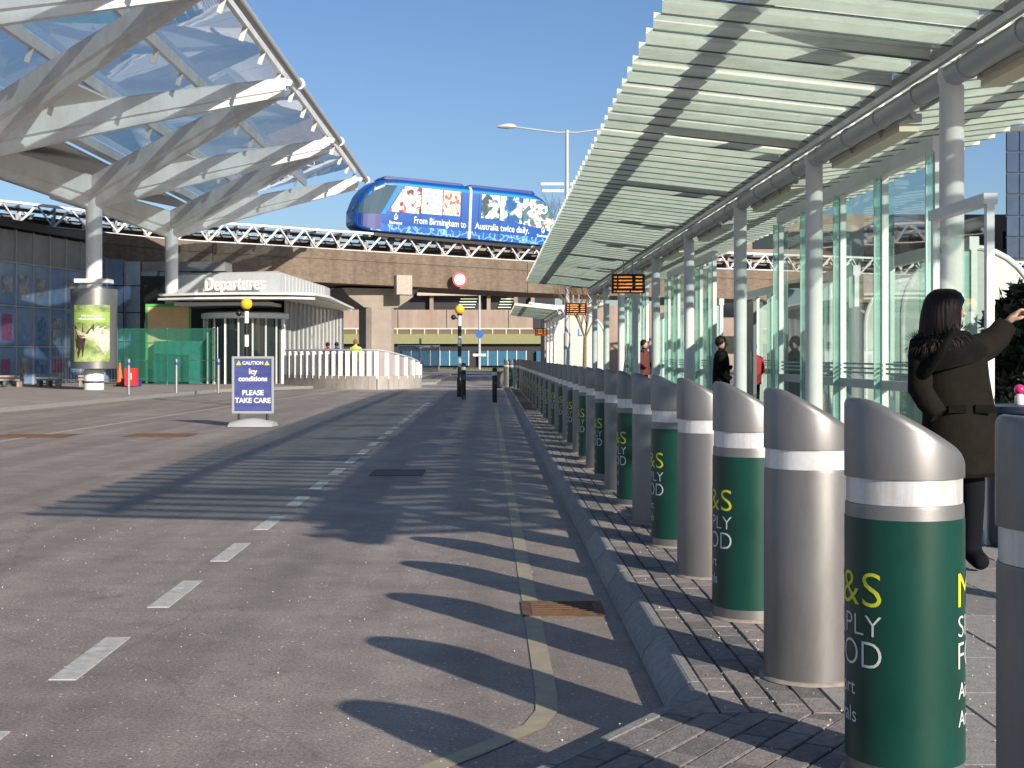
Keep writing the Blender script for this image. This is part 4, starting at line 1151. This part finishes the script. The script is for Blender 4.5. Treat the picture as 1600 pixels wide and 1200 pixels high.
cg = [collage("graphic_a", [(0,(.10,.07,.06)),(.40,(.45,.08,.05)),(.46,Wt),(.60,(.35,.30,.25)),(.63,Wt)], 2.2),
      collage("graphic_b", [(0,(.22,.20,.10)),(.36,Wt),(.52,(.45,.38,.30)),(.555,Wt),(.62,(.30,.34,.16))], 4.5),
      collage("graphic_c", [(0,(.50,.12,.06)),(.42,Wt),(.5,(.62,.35,.12)),(.56,Wt),(.62,(.5,.3,.1))], 4.0),
      collage("graphic_d", [(0,(.05,.08,.09)),(.44,(.12,.22,.22)),(.49,Wt)], 1.8),
      collage("graphic_e", [(0,(.02,.09,.25)),(.47,(.06,.20,.42)),(.51,Wt)], 1.5),
      collage("graphic_f", [(0,(.06,.16,.17)),(.46,(.40,.18,.16)),(.49,Wt),(.6,(.10,.25,.22))], 1.8)]
# windows: left section (three) then right section (three)
patch(1.98, 3.9, 1.3, 2.7, cg[0], "window", warp=lambda s: (1.22, min(2.74, 1.26+max(.02,(s-1.96))*1.62)), o=.014, ns=14)
patch(3.95, 5.27, 1.3, 2.7, cg[1], "window", warp=lambda s: (1.27,2.74), o=.014)
patch(5.33, 6.42, 1.3, 2.7, cg[2], "window", warp=lambda s: (1.30,2.74), o=.014)
patch(7.8, 8.97, 1.3, 2.7, cg[3], "window", warp=lambda s: (1.33,2.74), o=.014)
patch(9.03, 10.5, 1.3, 2.7, cg[4], "window", warp=lambda s: (1.30-.06*(s-9),2.74), o=.014)
patch(10.56, 12.75, 1.3, 2.7, cg[5], "window", warp=lambda s: (1.2-.14*(s-10.5),2.74), o=.014, ns=14)
# windscreen wrapping the nose
g = MB(); rows = []
for s in (.03,.10,.22,.42,.75,1.1,1.45):
    rg = [p for p in ring_at(s, .014)]
    zc = max(env(s)[1]+.65, 1.02)
    side = []
    wv, zb, zt = env(s); r = min(.38,(zt-zb)*.35)
    pr = []
    zlo = 1.02; zhi = zt-r
    def yz(k):       # k 0..1 over near side -> roof -> far side
        if k < .3: return (-wv-.014, zlo+(zhi-zlo)*k/.3)
        if k < .42: a = (k-.3)/.12*math.pi/2; return (-wv-.014+r*(1-math.cos(a)), zhi+r*math.sin(a)+.014)
        if k <= .58: return (-wv+r+(2*wv-2*r)*(k-.42)/.16, zt+.014)
        y, z = yz(1-k); return (-y, z)
    if zhi < zlo: zhi = zlo
    row = []; s_keep = s; keep = (wv, zb, zt, r, zhi)
    for k in range(25):
        s = s_keep; wv, zb, zt, r, zhi = keep
        z_ = min(yz(k/24)[1], 2.9); s2_ = s_keep-.012+(z_-1.02)*.62*(s_keep/1.45)**1.5
        wv, zb, zt = env(max(0,s2_)); r = min(.38,(zt-zb)*.35); zhi = max(zt-r, zlo); row.append((s2_, *yz(k/24)))
    rows.append(row)
for a, b in zip(rows, rows[1:]):
    for k in range(24): g.add([a[k], a[k+1], b[k+1], b[k]], [(0,1,2,3)])
g.build("windscreen", mat("windscreen_tint", (.035,.07,.10), .08, spec=.9), t, smooth=True)
patch(.12, 1.5, .3, .95, M_bus3, "nose_skirt", o=.01, warp=lambda s: (env(min(s,3))[1]+.12, .98))
g = MB()
for k in range(8):
    za, zb_ = 1.02+.235*k, 1.02+.235*(k+1); fa, fb = 1.45+(za-1.02)*.62, 1.45+(zb_-1.02)*.62
    g.add([(fa,-HWD-.018,za),(fa+.26,-HWD-.018,za),(fb+.26,-HWD-.018+(.0 if zb_<2.75 else .05),zb_),(fb,-HWD-.018+(.0 if zb_<2.75 else .05),zb_)], [(0,1,2,3)])
g.build("cab_pillar", M_bus2, t)
for s0_ in (6.50, 7.62, 3.92, 5.30, 9.0, 10.53):
    patch(s0_-.012, s0_+.012, .12, 2.9, M_black, "panel_joint", o=.017, ns=1, warp=lambda s: (.12, 2.9))
for s0_ in (1.9, 2.7, 10.6, 11.4):
    g = MB(); g.tube((s0_,-.8,-.16),(s0_,-.6,-.16),.24,14); g.build("wheel", M_dark, t)
for a, b in ((1.7, mid-.25), (mid+.0, SLen-1.6)):
    g = MB(); g.loft([[(s, y, z) for y, z in ((-.75,3.10),(-.72,3.10+h),(.72,3.10+h),(.75,3.10))] for s, h in ((a,.04),(a+.2,.20),(b-.2,.20),(b,.04))])
    g.build("roof_pod", M_bus3, t)
g = MB(); g.box(1.2, SLen-1.2, -.9, .9, -.22, -.01); g.build("bogie_frame", M_black, t)
for txt, s, wid in (("From Birmingham to", 3.5, 3.3), ("Australia twice daily.", 7.42, 3.6)):
    me = text_mesh(txt, .56, M_wht_l, offset=.006, sx=1.0); xs = [v.co.x for v in me.vertices]; k = wid/(max(xs)-min(xs))
    for v in me.vertices: v.co.x *= k
    inst("lettering", me, t, (s, -HWD-.02, .66), (R(90),0,0))
for s in (2.38, 11.95):
    me = text_mesh("Emirates", .23, M_wht_l, offset=.006, align='CENTER'); inst("lettering", me, t, (s, -HWD-.02, .52), (R(90),0,0))
    g = MB()
    for dx, z0, hh, ww in ((0,1.02,.16,.07),(-.08,.92,.11,.07),(.08,.90,.13,.07),(0,.83,.08,.28),(-.02,.76,.05,.2)):
        g.add([(dx-ww/2,0,z0),(dx+ww/2,0,z0),(dx+ww*.3,0,z0+hh),(dx-ww*.2,0,z0+hh*.9)], [(0,1,2,3)])
    g.build("airline_emblem", M_wht_l, t, loc=(s, -HWD-.02, 0))

# ================================================================== CAR PARK BEHIND
t = thing("car_park", "pink concrete multi-storey car park with open decks behind the viaduct", "building", (-5, 150, 0))
def cbox(x0,x1,y0,y1,z0,z1,m,name,par=None):
    g = MB(); g.box(x0+5,x1+5,y0-150,y1-150,z0,z1); return g.build(name,m,par or t)
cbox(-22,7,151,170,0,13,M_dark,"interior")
cbox(-22,4.6,150,151,4.3,6.25,M_pink,"parapet"); cbox(-22,4.6,150,151,10.2,13,M_pink,"upper_parapet")
cbox(-7.7,2.2,149.6,151,7.75,8.5,mat("concrete_warm", (.50,.40,.32), .8, var=.06),"beam")
for x in (-17,-11.6,-6.4,-.3,2.6,4.4): cbox(x,x+.4,150.2,150.9,6.25,7.75,M_pink,"column")
for x in (-9.8,-4.6,2.0): cbox(x,x+.06,149.96,150,4.3,6.2,M_dark,"panel_joint")
for k in range(4):
    for x0, x1 in ((-3.4,-1.6),(.9,2.3)): cbox(x0+.1*k,x1+.1*k,150.7,150.8,6.5+.3*k,6.56+.3*k,emit("strip_light", (.8,.9,.6), 1.0),"strip_light")
cbox(-22,4.6,149.9,150.6,4.16,4.3,mat("rail_cream", (.62,.54,.42), .6),"rail")
for x in [-21.5+1.45*k for k in range(18)]: cbox(x,x+.12,149.9,150,3.66,4.16,MATS["rail_cream"],"rail_post")
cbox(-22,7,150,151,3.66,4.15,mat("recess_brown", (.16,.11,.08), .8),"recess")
cbox(-22,6.5,149.8,150.8,2.62,3.66,mat("olive_cladding", (.25,.24,.11), .7, var=.08),"olive_band")
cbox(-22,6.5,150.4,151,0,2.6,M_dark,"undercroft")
M_teal = mat("teal_door", (.02,.12,.20), .5, var=.15)
for i, x in enumerate([-9.3+1.02*k for k in range(16)]):
    if 6 < i < 8 or i == 13: continue
    d_ = cbox(x,x+.9,149.9,150.3,.3,1.85,M_teal,"teal_door"); cbox(x+.92,x+1.0,149.85,150.3,.3,1.9,M_white,"door_post")
g = MB(); g.box(-30,18,144,148.5,0,.12); o = g.build("grass_verge", mat("grass", (.07,.10,.03), .9, var=.4, scale=3)); structure(o)
# right-hand far concrete block
t = thing("concrete_office", "broad pink concrete building far behind the glass screens", "building", (50, 140, 0))
g = MB(); g.box(-31,22,0,25,0,15.4); g.build("wall", M_pink, t)
for z in (1.6,5.2,8.8,12.0):
    for k in range(17):
        g = MB(); g.box(-30+3.1*k, -27.9+3.1*k, -.12, -.005, z, z+1.7); g.build("window", M_dglass, t)
t = thing("rust_block", "pinkish concrete block with dark windows beyond the far canopy", "building", (6, 105, 0))
g = MB(); g.box(-1.9,8,0,8,0,5.1); g.build("wall", M_pink, t)
for x in (-1.5,-.1): 
    g = MB(); g.box(x,x+1.1,-.1,-.004,3.0,4.4); g.build("window", M_dglass, t)
t = thing("glass_tower", "dark blue glass office tower at the right edge", "building", (52, 120, 0))
g = MB(); g.prism([(-8,0),(14,0),(18,20),(-.3,20)],0,20.9); g.build("core", M_black, t)
M_tw = mat("tower_glass", (.03,.055,.11), .1, var=.35, scale=.3, spec=.9)
for r_ in range(11):
    for c_ in range(5):
        g = MB(); g.box(-7.95+1.1*c_, -6.93+1.1*c_, -.1, -.003, .6+1.82*r_, 2.3+1.82*r_); g.build("window", M_tw, t)

# sign pole in front of the car park
t = thing("sign_pole", "tall grey pole with a round blue sign before the car park", "sign pole", (-1.0, 140, 0))
g = MB(); g.tube((0,0,0),(0,0,7.9),.13,12,r2=.10); g.build("pole", M_grey, t, smooth=True)
g = MB(); g.tube((0,-.2,3.5),(0,-.14,3.5),.40,20); g.build("blue_sign", M_blue, t)
g = MB(); g.box(-.65,.65,-.25,-.18,1.3,1.55); g.build("white_plate", M_white, t)
# cycle shelter
t = thing("cycle_shelter", "curved clear cycle shelter beyond the ramp barrier", "shelter", (-5, 100, 0))
M_sh = glass("shelter_perspex", (.6,.62,.62), diffuse=.35, dcol=(.45,.46,.45))
arc = [(1.5*math.cos(a), .2+1.9*math.sin(a)) for a in [math.pi*(.5*k/8)+math.pi/2*0 for k in range(9)]]
for k, x in enumerate((-1.5,-.0,1.4)):
    g = MB(); g.path([(x, -c_[0]+.8, c_[1]) for c_ in arc], .04, 8); g.tube((x,.8,0),(x,.8,2.1),.04,8); g.build("hoop", M_steel, t, smooth=True)
g = MB()
for (a, za), (b, zb) in zip(arc, arc[1:]): g.add([(-1.5,.8-a,za),(1.4,.8-a,za),(1.4,.8-b,zb),(-1.5,.8-b,zb)], [(0,1,2,3)])
g.build("roof_sheet", M_sh, t, smooth=True)
g = MB(); g.tube((-.6,0,0),(-.2,0,1.1),.03,6); g.tube((-.2,0,1.1),(.9,0,.2),.03,6); g.build("cycle_rack", M_steel, t)
# grey planter box at far end of bollards
t = thing("grey_planter", "low dark grey box at the far end of the bollard row", "planter", (.40, 58.5, 0))
g = MB(); g.box(-.28,.28,-.4,.4,0,.62); g.build("box", mat("planter_grey", (.10,.10,.10), .6), t, bevel=.02)
g = MB(); g.box(-.25,.25,-.37,.37,.62,.66); g.build("soil", M_dark, t)

# ================================================================== TREES
def bare_tree(name, label, loc, h, seed, m):
    rr = random.Random(seed); t = thing(name, label, "tree", loc)
    tr = MB(); br = MB()
    tr.tube((0,0,0),(0.03,0,h*.45),.09,10,r2=.06)
    def rec(p, d, l, r, k):
        q = p+d*l; (br).tube(p, q, r, 5, r2=r*.65, cap=False)
        if k == 0: return
        for _ in range(3):
            nd = (d+Vector((rr.uniform(-.6,.6), rr.uniform(-.6,.6), rr.uniform(-.1,.5)))).normalized()
            rec(q if rr.random() < .6 else p+d*l*.6, nd, l*rr.uniform(.6,.85), r*.62, k-1)
    for _ in range(6):
        d = Vector((rr.uniform(-.6,.6), rr.uniform(-.6,.6), 1)).normalized(); rec(Vector((.03,0,h*.43)), d, h*.2, .03, 4)
    tr.build("trunk", m, t, smooth=True); br.build("branches", m, t)
    return t
M_bark = mat("bark", (.20,.12,.07), .85, var=.3, scale=12, bump=.6, bscale=30)
bare_tree("bare_tree", "slim bare street tree beside the middle departure display", (3.56, 53.0, 0), 4.6, 4, M_bark)
bare_tree("bare_tree", "leafless tree top just left of the lamp pole above the canopy edge", (5.0, 96.0, 0), 13.0, 9, mat("bark_dark", (.06,.05,.045), .9))
# near-black shrubs added at the right edge, standing in for an unreadable dark area
M_leaf = mat("evergreen_leaf", (.012,.018,.009), .6, var=.5, scale=4)
def bush(label, loc, rx, rz, zc, seed, n=5200):
    rr = random.Random(seed); t = thing("stand_in_shrub", label, "shrub", loc); g = MB()
    for _ in range(n):
        a = rr.uniform(0, 2*math.pi); u = rr.uniform(-1,1); r_ = rr.uniform(.45,1)**.5
        sx_ = math.sqrt(1-u*u); lump = 1+.16*math.sin(3*a+2*u)+.1*math.sin(7*a-5*u)
        p = Vector((rx*r_*lump*sx_*math.cos(a), rx*.8*r_*lump*sx_*math.sin(a), zc+rz*r_*lump*u))
        d = Vector((rr.uniform(-1,1),rr.uniform(-1,1),rr.uniform(-.3,1))).normalized(); e = d.cross(Vector((rr.uniform(-1,1),rr.uniform(-1,1),rr.uniform(-1,1)))).normalized()
        l = rr.uniform(.08,.15); g.add([p-e*l*.35, p+d*l, p+e*l*.35, p-d*l*.5], [(0,1,2,3)])
    g.build("crown", M_leaf, t)
    g = MB(); g.tube((0,0,0),(0,0,zc),.06,8); g.build("trunk", M_bark, t)
    return t
bush("second dark stand-in shrub further right behind the first", (8.2,16.6,PZ), 1.1, 1.15, 1.2, 5, 9000)
bush("dark shrub standing in for a black area at the right edge behind the woman's raised hand", (6.6,15.8,PZ), 1.0, 1.05, 1.12, 3, 16000)

# ================================================================== PEOPLE
def skin_body(pts, edges, radii, m, name, par, sub=2, root=0):
    me = bpy.data.meshes.new(name); me.from_pydata([tuple(p) for p in pts], edges, [])
    o = bpy.data.objects.new(name+"_tmp", me); C.objects.link(o)
    md = o.modifiers.new("s", 'SKIN')
    for i, r_ in enumerate(radii):
        sv = me.skin_vertices[0].data[i]; sv.radius = (r_ if isinstance(r_, tuple) else (r_, r_)); sv.use_root = (i == root)
    s_ = o.modifiers.new("u", 'SUBSURF'); s_.levels = sub; s_.render_levels = sub
    dg = bpy.context.evaluated_depsgraph_get(); dg.update()
    me2 = bpy.data.meshes.new_from_object(o.evaluated_get(dg)); me2.name = name
    bpy.data.objects.remove(o); me2.materials.clear(); me2.materials.append(m)
    for p in me2.polygons: p.use_smooth = True
    q = bpy.data.objects.new(name, me2); C.objects.link(q); q.parent = par; return q
M_skin = mat("skin", (.46,.27,.19), .5)
def ell_ring(cx, cy, z, rx, ry, n=20, tilt=0, wob=0, ph=0):
    return [(cx+rx*(1+wob*math.sin(3*a+ph))*math.cos(a), cy+ry*(1+wob*math.cos(4*a+ph))*math.sin(a), z+tilt*math.cos(a)) for a in [2*math.pi*i/n for i in range(n)]]

# --- woman in parka (height 1.58)
t = thing("person", "woman in dark olive parka with raised arm standing beyond the bollards", "person", (2.67, 8.04, PZ))
M_coat = mat("parka_olive", (.0105,.0085,.006), .9, spec=.15, var=.25, scale=9, bump=.6, bscale=18)
M_coatd = mat("parka_hood_black", (.006,.0055,.0055), .92, spec=.12, var=.3, scale=12, bump=.5, bscale=25)
M_hair = mat("dark_red_hair", (.014,.006,.005), .55, spec=.25, var=.6, scale=40, stretch=(1,1,.06), bump=1., bscale=60)
M_jean = mat("dark_trousers", (.006,.007,.010), .9, spec=.15)
bp = [(-.02,0,.86),(-.02,0,1.05),(-.04,0,1.22),(-.07,.0,1.33),(-.075,-.005,1.40),(-.085,-.01,1.49),
      (-.11,.0,.78),(-.10,-.02,.45),(-.10,.03,.09),(-.09,-.12,.04),
      (.07,.0,.78),(.08,-.02,.45),(.09,.03,.09),(.12,-.11,.04),
      (.08,.0,1.27),(.215,.11,1.29),(.325,.18,1.39),
      (-.20,.0,1.26),(-.22,-.06,1.02),(-.14,-.14,.88)]
be = [(0,1),(1,2),(2,3),(3,4),(4,5),(0,6),(6,7),(7,8),(8,9),(0,10),(10,11),(11,12),(12,13),(2,14),(14,15),(15,16),(2,17),(17,18),(18,19)]
brd = [.13,.13,.13,.055,.05,.09,.09,.075,.062,.05,.09,.075,.062,.05,.06,.045,.03,.06,.045,.03]
skin_body(bp, be, brd, M_jean, "body", t)
# head with face turned right (+X, slightly away)
g = MB()
hc = Vector((-.075,-.005,1.475)); rings = []
for k in range(13):
    a = math.pi*k/12; z = hc.z+.118*math.cos(a); r_ = math.sin(a)
    jaw = .82 if z < hc.z-.04 else 1
    rings.append([(hc.x+.095*r_*jaw*math.cos(b)+(.012 if (abs(b)<.4 or b>5.9) and abs(z-hc.z+.01)<.03 else 0), hc.y+.075*r_*jaw*math.sin(b), z) for b in [2*math.pi*i/20 for i in range(20)]])
g.loft(rings, caps=False); g.build("head", M_skin, t, smooth=True)
g = MB(); g.tube((hc.x+.09,hc.y,1.475),(hc.x+.118,hc.y,1.452),.012,8,r2=.016); g.ball((hc.x+.088,hc.y-.03,1.49),.011,8,6); g.ball((hc.x+.088,hc.y+.03,1.49),.011,8,6)
g.box(hc.x+.075,hc.x+.09,hc.y-.022,hc.y+.022,1.425,1.432); g.build("face_features", M_skin, t, smooth=True)
# bob hair
g = MB(); rings = []
for k, (z, rx, ry, dx) in enumerate(((1.60,.02,.02,0),(1.595,.06,.055,0),(1.575,.092,.085,0),(1.535,.113,.105,-.003),(1.48,.122,.112,-.008),(1.42,.126,.113,-.012),(1.36,.125,.11,-.016),(1.32,.115,.10,-.02),(1.31,.07,.06,-.02))):
    rings.append([(hc.x+dx+rx*(1+.03*math.sin(9*a+k))*math.cos(a)*(1 if math.cos(a) < .3 or k < 4 else .80), hc.y+ry*(1+.03*math.sin(11*a))*math.sin(a), z-.004*math.sin(5*a)) for a in [2*math.pi*i/36 for i in range(36)]])
g.loft(rings); g.build("hair", M_hair, t, smooth=True)
# coat
g = MB(); rings = []
prof = [(.555,.235,.165,.03),(.60,.232,.165,.03),(.72,.222,.16,.02),(.86,.208,.152,.01),(1.0,.192,.142,.0),(1.1,.185,.138,-.01),(1.2,.185,.135,-.02),(1.27,.172,.125,-.03),(1.32,.12,.10,-.05),(1.35,.07,.07,-.07)]
for k, (z, rx, ry, dx) in enumerate(prof): rings.append(ell_ring(dx, .0, z, rx, ry, 36, tilt=.012 if k < 3 else 0, wob=.025, ph=k*.5))
g.loft(rings); g.build("parka", M_coat, t, smooth=True)
g = MB(); g.loft([ell_ring(.03,0,.535,.236,.168,36,.012), ell_ring(.03,0,.556,.240,.171,36,.012)]); g.build("coat_hem", M_coatd, t, smooth=True)
# hood and fur collar
g = MB(); rings = []
for k in range(9):
    a = k/8; cx = -.07-.20*a; cz = 1.30-.20*a**1.3; r_ = .15*math.sin(math.pi*(.25+.72*a))+.015
    rings.append([(cx+r_*.55*math.sin(b)*.6, -.03+r_*1.05*math.cos(b), cz+r_*.95*math.sin(b)*(1+.06*math.sin(4*b+k))) for b in [2*math.pi*i/20 for i in range(20)]])
g.loft(rings); g.build("hood", M_coatd, t, smooth=True)
g = MB(); g.loft([ell_ring(-.05,0,1.16,.215,.16,28,tilt=.05,wob=.04), ell_ring(-.06,0,1.24,.22,.165,28,tilt=.03,wob=.05,ph=1), ell_ring(-.07,0,1.31,.19,.15,28,wob=.05), ell_ring(-.075,0,1.36,.13,.12,28), ell_ring(-.075,0,1.37,.07,.07,28)])
g.build("shoulder_cape", M_coatd, t, smooth=True)
rf = random.Random(2); g = MB()
for _ in range(900):
    a = rf.uniform(0,2*math.pi); b = rf.uniform(0,2*math.pi); R0 = .155; r1 = .04
    c = Vector((-.11+(R0+r1*math.cos(b))*math.cos(a)*.95, -.01+(R0+r1*math.cos(b))*math.sin(a)*.8, 1.315+r1*math.sin(b)+.03*math.cos(a)))
    d = Vector((math.cos(a)*math.cos(b), math.sin(a)*math.cos(b), math.sin(b)-.3)).normalized()
    e = d.cross(Vector((0,0,1))).normalized()*.004
    g.add([c-e, c+e, c+d*.045], [(0,1,2)])
g.build("fur_trim", mat("fur_brown", (.035,.026,.02), .9), t)
# raised sleeve, cuff, hand
slv = [Vector((.03,0,1.24)), Vector((.12,.06,1.245)), Vector((.215,.11,1.285)), Vector((.285,.15,1.335)), Vector((.34,.19,1.385))]
g = MB(); rings = []
for k, (c, r_) in enumerate(zip(slv, (.105,.092,.083,.074,.066))):
    d = (slv[min(k+1,4)]-slv[max(k-1,0)]).normalized(); u = d.cross(Vector((0,1,0))).normalized(); v = d.cross(u)
    rings.append([tuple(c+(u*math.cos(b)+v*math.sin(b))*r_*(1+.05*math.sin(3*b+k*2))) for b in [2*math.pi*i/18 for i in range(18)]])
g.loft(rings); g.build("sleeve", M_coat, t, smooth=True)
g = MB(); ls = [Vector((-.15,0,1.27)), Vector((-.205,-.01,1.17)), Vector((-.225,-.055,1.03)), Vector((-.20,-.10,.96)), Vector((-.15,-.14,.885))]; rings = []
for k, (c, r_) in enumerate(zip(ls, (.085,.078,.07,.064,.056))):
    d = (ls[min(k+1,4)]-ls[max(k-1,0)]).normalized(); u = d.cross(Vector((0,1,0))).normalized(); v = d.cross(u)
    rings.append([tuple(c+(u*math.cos(b)+v*math.sin(b))*r_*(1+.04*math.sin(3*b+k*2))) for b in [2*math.pi*i/18 for i in range(18)]])
g.loft(rings); g.build("sleeve", M_coat, t, smooth=True)
g = MB(); g.tube((.335,.188,1.385),(.355,.205,1.41),.040,14,r2=.034); g.build("blue_cuff", mat("cuff_blue", (.01,.06,.12), .8), t, smooth=True)
W = Vector((.35,.20,1.41)); K = [W+Vector(v) for v in ((.03,.005,.028),(.055,.01,.048))]
hp = [W, K[0], K[1]]; he = [(0,1),(1,2)]; hr = [.022,(.03,.018),(.034,.018)]
for f_, (oy, oz, l) in enumerate(((-.026,.012,.9),(-.009,.005,1.05),(.009,-.003,1.),(.025,-.012,.8))):
    b0 = K[1]+Vector((.008,oy*.9,oz+.006)); b1 = b0+Vector((.026*l,oy*.15,.016*l)); b2 = b1+Vector((.024*l,0,-.006)); b3 = b2+Vector((.010,0,-.014))
    i0 = len(hp); hp += [b0,b1,b2,b3]; he += [(2,i0),(i0,i0+1),(i0+1,i0+2),(i0+2,i0+3)]; hr += [.0105,.0095,.0085,.0075]
i0 = len(hp); hp += [K[0]+Vector((.01,-.03,-.004)), K[0]+Vector((.04,-.045,.002)), K[0]+Vector((.062,-.043,.012))]; he += [(1,i0),(i0,i0+1),(i0+1,i0+2)]; hr += [.013,.011,.009]
skin_body(hp, he, hr, M_skin, "hand", t, sub=2)
g = MB(); g.box(-.11,.11,-.19,-.15,-.03,.0)
pk = MB()
pk.box(.05,.16,-.158,-.142,.90,.945); pk.box(-.10,-.0,-.160,-.146,.90,.945)
pk.build("pocket_flap", M_coatd, t)
g = MB(); g.box(-.155,-.13,-.185,-.175,1.235,1.243); g.box(-.146,-.141,-.185,-.175,1.21,1.236); g.build("hood_toggle", M_wht_l, t)
t.scale = (1,1,1)

# --- simpler figures
def figure(label, loc, h, coat, hair, rot=0, arm=0, hiv=False, trousers=M_jean):
    t = thing("person", label, "person", loc, rot); k = h/1.7
    P_ = lambda *a: tuple(c*k for c in a)
    pts = [P_(0,0,.92),P_(0,0,1.15),P_(0,0,1.36),P_(0,0,1.47),P_(0,-.01,1.58),
           P_(-.10,0,.84),P_(-.11,-.01,.48),P_(-.11,.03,.09),P_(-.11,-.12,.04),P_(.10,0,.84),P_(.11,-.01,.48),P_(.11,.03,.09),P_(.11,-.12,.04),
           P_(-.19,0,1.38),P_(-.24,.02,1.12),P_(-.21,-.14,.95),P_(.19,0,1.38),P_(.24,-.02,1.12),P_(.16,-.2,1.0+.2*arm)]
    ed = [(0,1),(1,2),(2,3),(3,4),(0,5),(5,6),(6,7),(7,8),(0,9),(9,10),(10,11),(11,12),(2,13),(13,14),(14,15),(2,16),(16,17),(17,18)]
    rd = [.13*k,.12*k,.13*k,.05*k,.085*k]+[.085*k,.06*k,.045*k,.04*k]*2+[.06*k,.048*k,.035*k]*2
    skin_body(pts, ed, rd, trousers, "body", t)
    g = MB(); rg = []
    for z, rx, ry in ((.78,.20,.15),(.95,.20,.15),(1.15,.195,.145),(1.33,.215,.135),(1.42,.17,.11),(1.48,.07,.07)): rg.append(ell_ring(0,0,z*k,rx*k,ry*k,20,wob=.03))
    g.loft(rg); 
    for s in (-1,1):
        g.tube(P_(s*.19,0,1.39),P_(s*.25,0,1.12),.062*k,10,r2=.052*k); g.tube(P_(s*.25,0,1.12),P_(s*.19,-.17,.98+(.2*arm if s>0 else 0)),.052*k,10,r2=.04*k)
        g.ball(P_(s*.25,0,1.12),.052*k,10,6)
    g.build("jacket", coat, t, smooth=True)
    g = MB(); g.ball(P_(0,-.01,1.60),.10*k,16,12,sz=1.18,sx=.82,sy=.95); g.tube(P_(0,-.10,1.6),P_(0,-.125,1.575),.012*k,6); g.build("head", M_skin, t, smooth=True)
    g = MB(); g.ball(P_(0,.012,1.635),.108*k,16,12,sz=1.0,sx=.88,sy=.95); g.build("hair", hair, t, smooth=True)
    return t
M_hv = mat("hi_vis_yellow", (.62,.85,.05), .6)
o = figure("worker in yellow high visibility jacket behind the ramp barrier", (-5.95, 62.5, .25), 1.78, M_hv, mat("hair_ginger", (.22,.08,.03), .7), R(165), trousers=mat("pale_trousers", (.5,.48,.42), .8))
figure("person in blue coat behind the ramp barrier left of the yellow jacket", (-6.85, 63.0, .2), 1.72, mat("coat_blue", (.03,.05,.20), .8), M_hair, R(180))
figure("person in red top leftmost behind the ramp barrier", (-7.35, 64.0, .2), 1.72, mat("coat_red", (.40,.03,.06), .8), M_hair, R(150))
figure("dark-clothed person holding a phone under the canopy behind the bollards", (3.62, 22.0, PZ), 1.5, M_coatd, M_hair, R(80), arm=1)
figure("person in dark red coat under the canopy behind the far bollards", (3.95, 36.0, PZ), 1.6, mat("coat_maroon", (.10,.02,.02), .8), M_hair, R(60))
figure("person in bright red coat seen between the third column and the glass", (5.1, 27.3, PZ), 1.45, mat("coat_bright_red", (.48,.03,.04), .8), M_hair, R(190))

# small pink-topped bottle on a dark bin at right edge
t = thing("litter_bin", "dark navy bin behind the nearest bollard at the right edge", "bin", (3.42, 9.0, PZ))
g = MB(); g.lathe([(.20,0),(.22,.05),(.22,.85),(.24,.86),(.24,.90),(.16,.91)], n=28); g.build("body", mat("bin_navy", (.02,.03,.06), .45), t, smooth=True)
g = MB(); g.lathe([(.225,.70),(.225,.74)], n=28); g.build("band", M_grey, t, smooth=True)
t = thing("pink_topped_bottle", "small clear bottle with bright pink round top standing on the dark bin", "bottle", (3.37, 8.95, PZ+.91))
g = MB(); g.lathe([(.03,0),(.032,.01),(.03,.05),(.018,.07)], n=16); g.build("bottle", mat("clear_plastic", (.6,.6,.62), .2), t, smooth=True)
g = MB(); g.ball((0,0,.095), .034, 16, 10); g.build("cap", mat("pink_plastic", (.72,.02,.16), .3), t, smooth=True)
# loose stone chips and litter on the paving
rr = random.Random(11)
me_ch = []
g = MB(); g.ball((0,0,.004), .006, 6, 4, sz=.7); chip = g.mesh("stone_chip", mat("pale_chip", (.62,.60,.57), .6))
big = MB()
for _ in range(1500):
    y = 3.2+9*rr.random()**1.6; x = rr.uniform(.8,2.6) if rr.random() < .6 else rr.uniform(-4.5,.6)
    z = PZ+.002 if x > .79 else .002
    if y < 5.2 and x < 1.2: 
        z = .002 if (x-KX) < (y-5.14)*.65-.02 else PZ+.002
    s = rr.uniform(.0022,.0055); c = Vector((x,y,z+s*.4))
    vs = [c+Vector((rr.uniform(.6,1.2)*s*a, rr.uniform(.6,1.2)*s*b, rr.uniform(.4,1)*s*cc)) for a, b, cc in ((1,0,0),(-1,0,0),(0,1,0),(0,-1,0),(0,0,1),(0,0,-1))]
    big.add(vs, [(0,2,4),(2,1,4),(1,3,4),(3,0,4),(2,0,5),(1,2,5),(3,1,5),(0,3,5)])
stuff(tag(big.build("grit", MATS["pale_chip"]), "scattered pale grit on paving and road", "grit"))
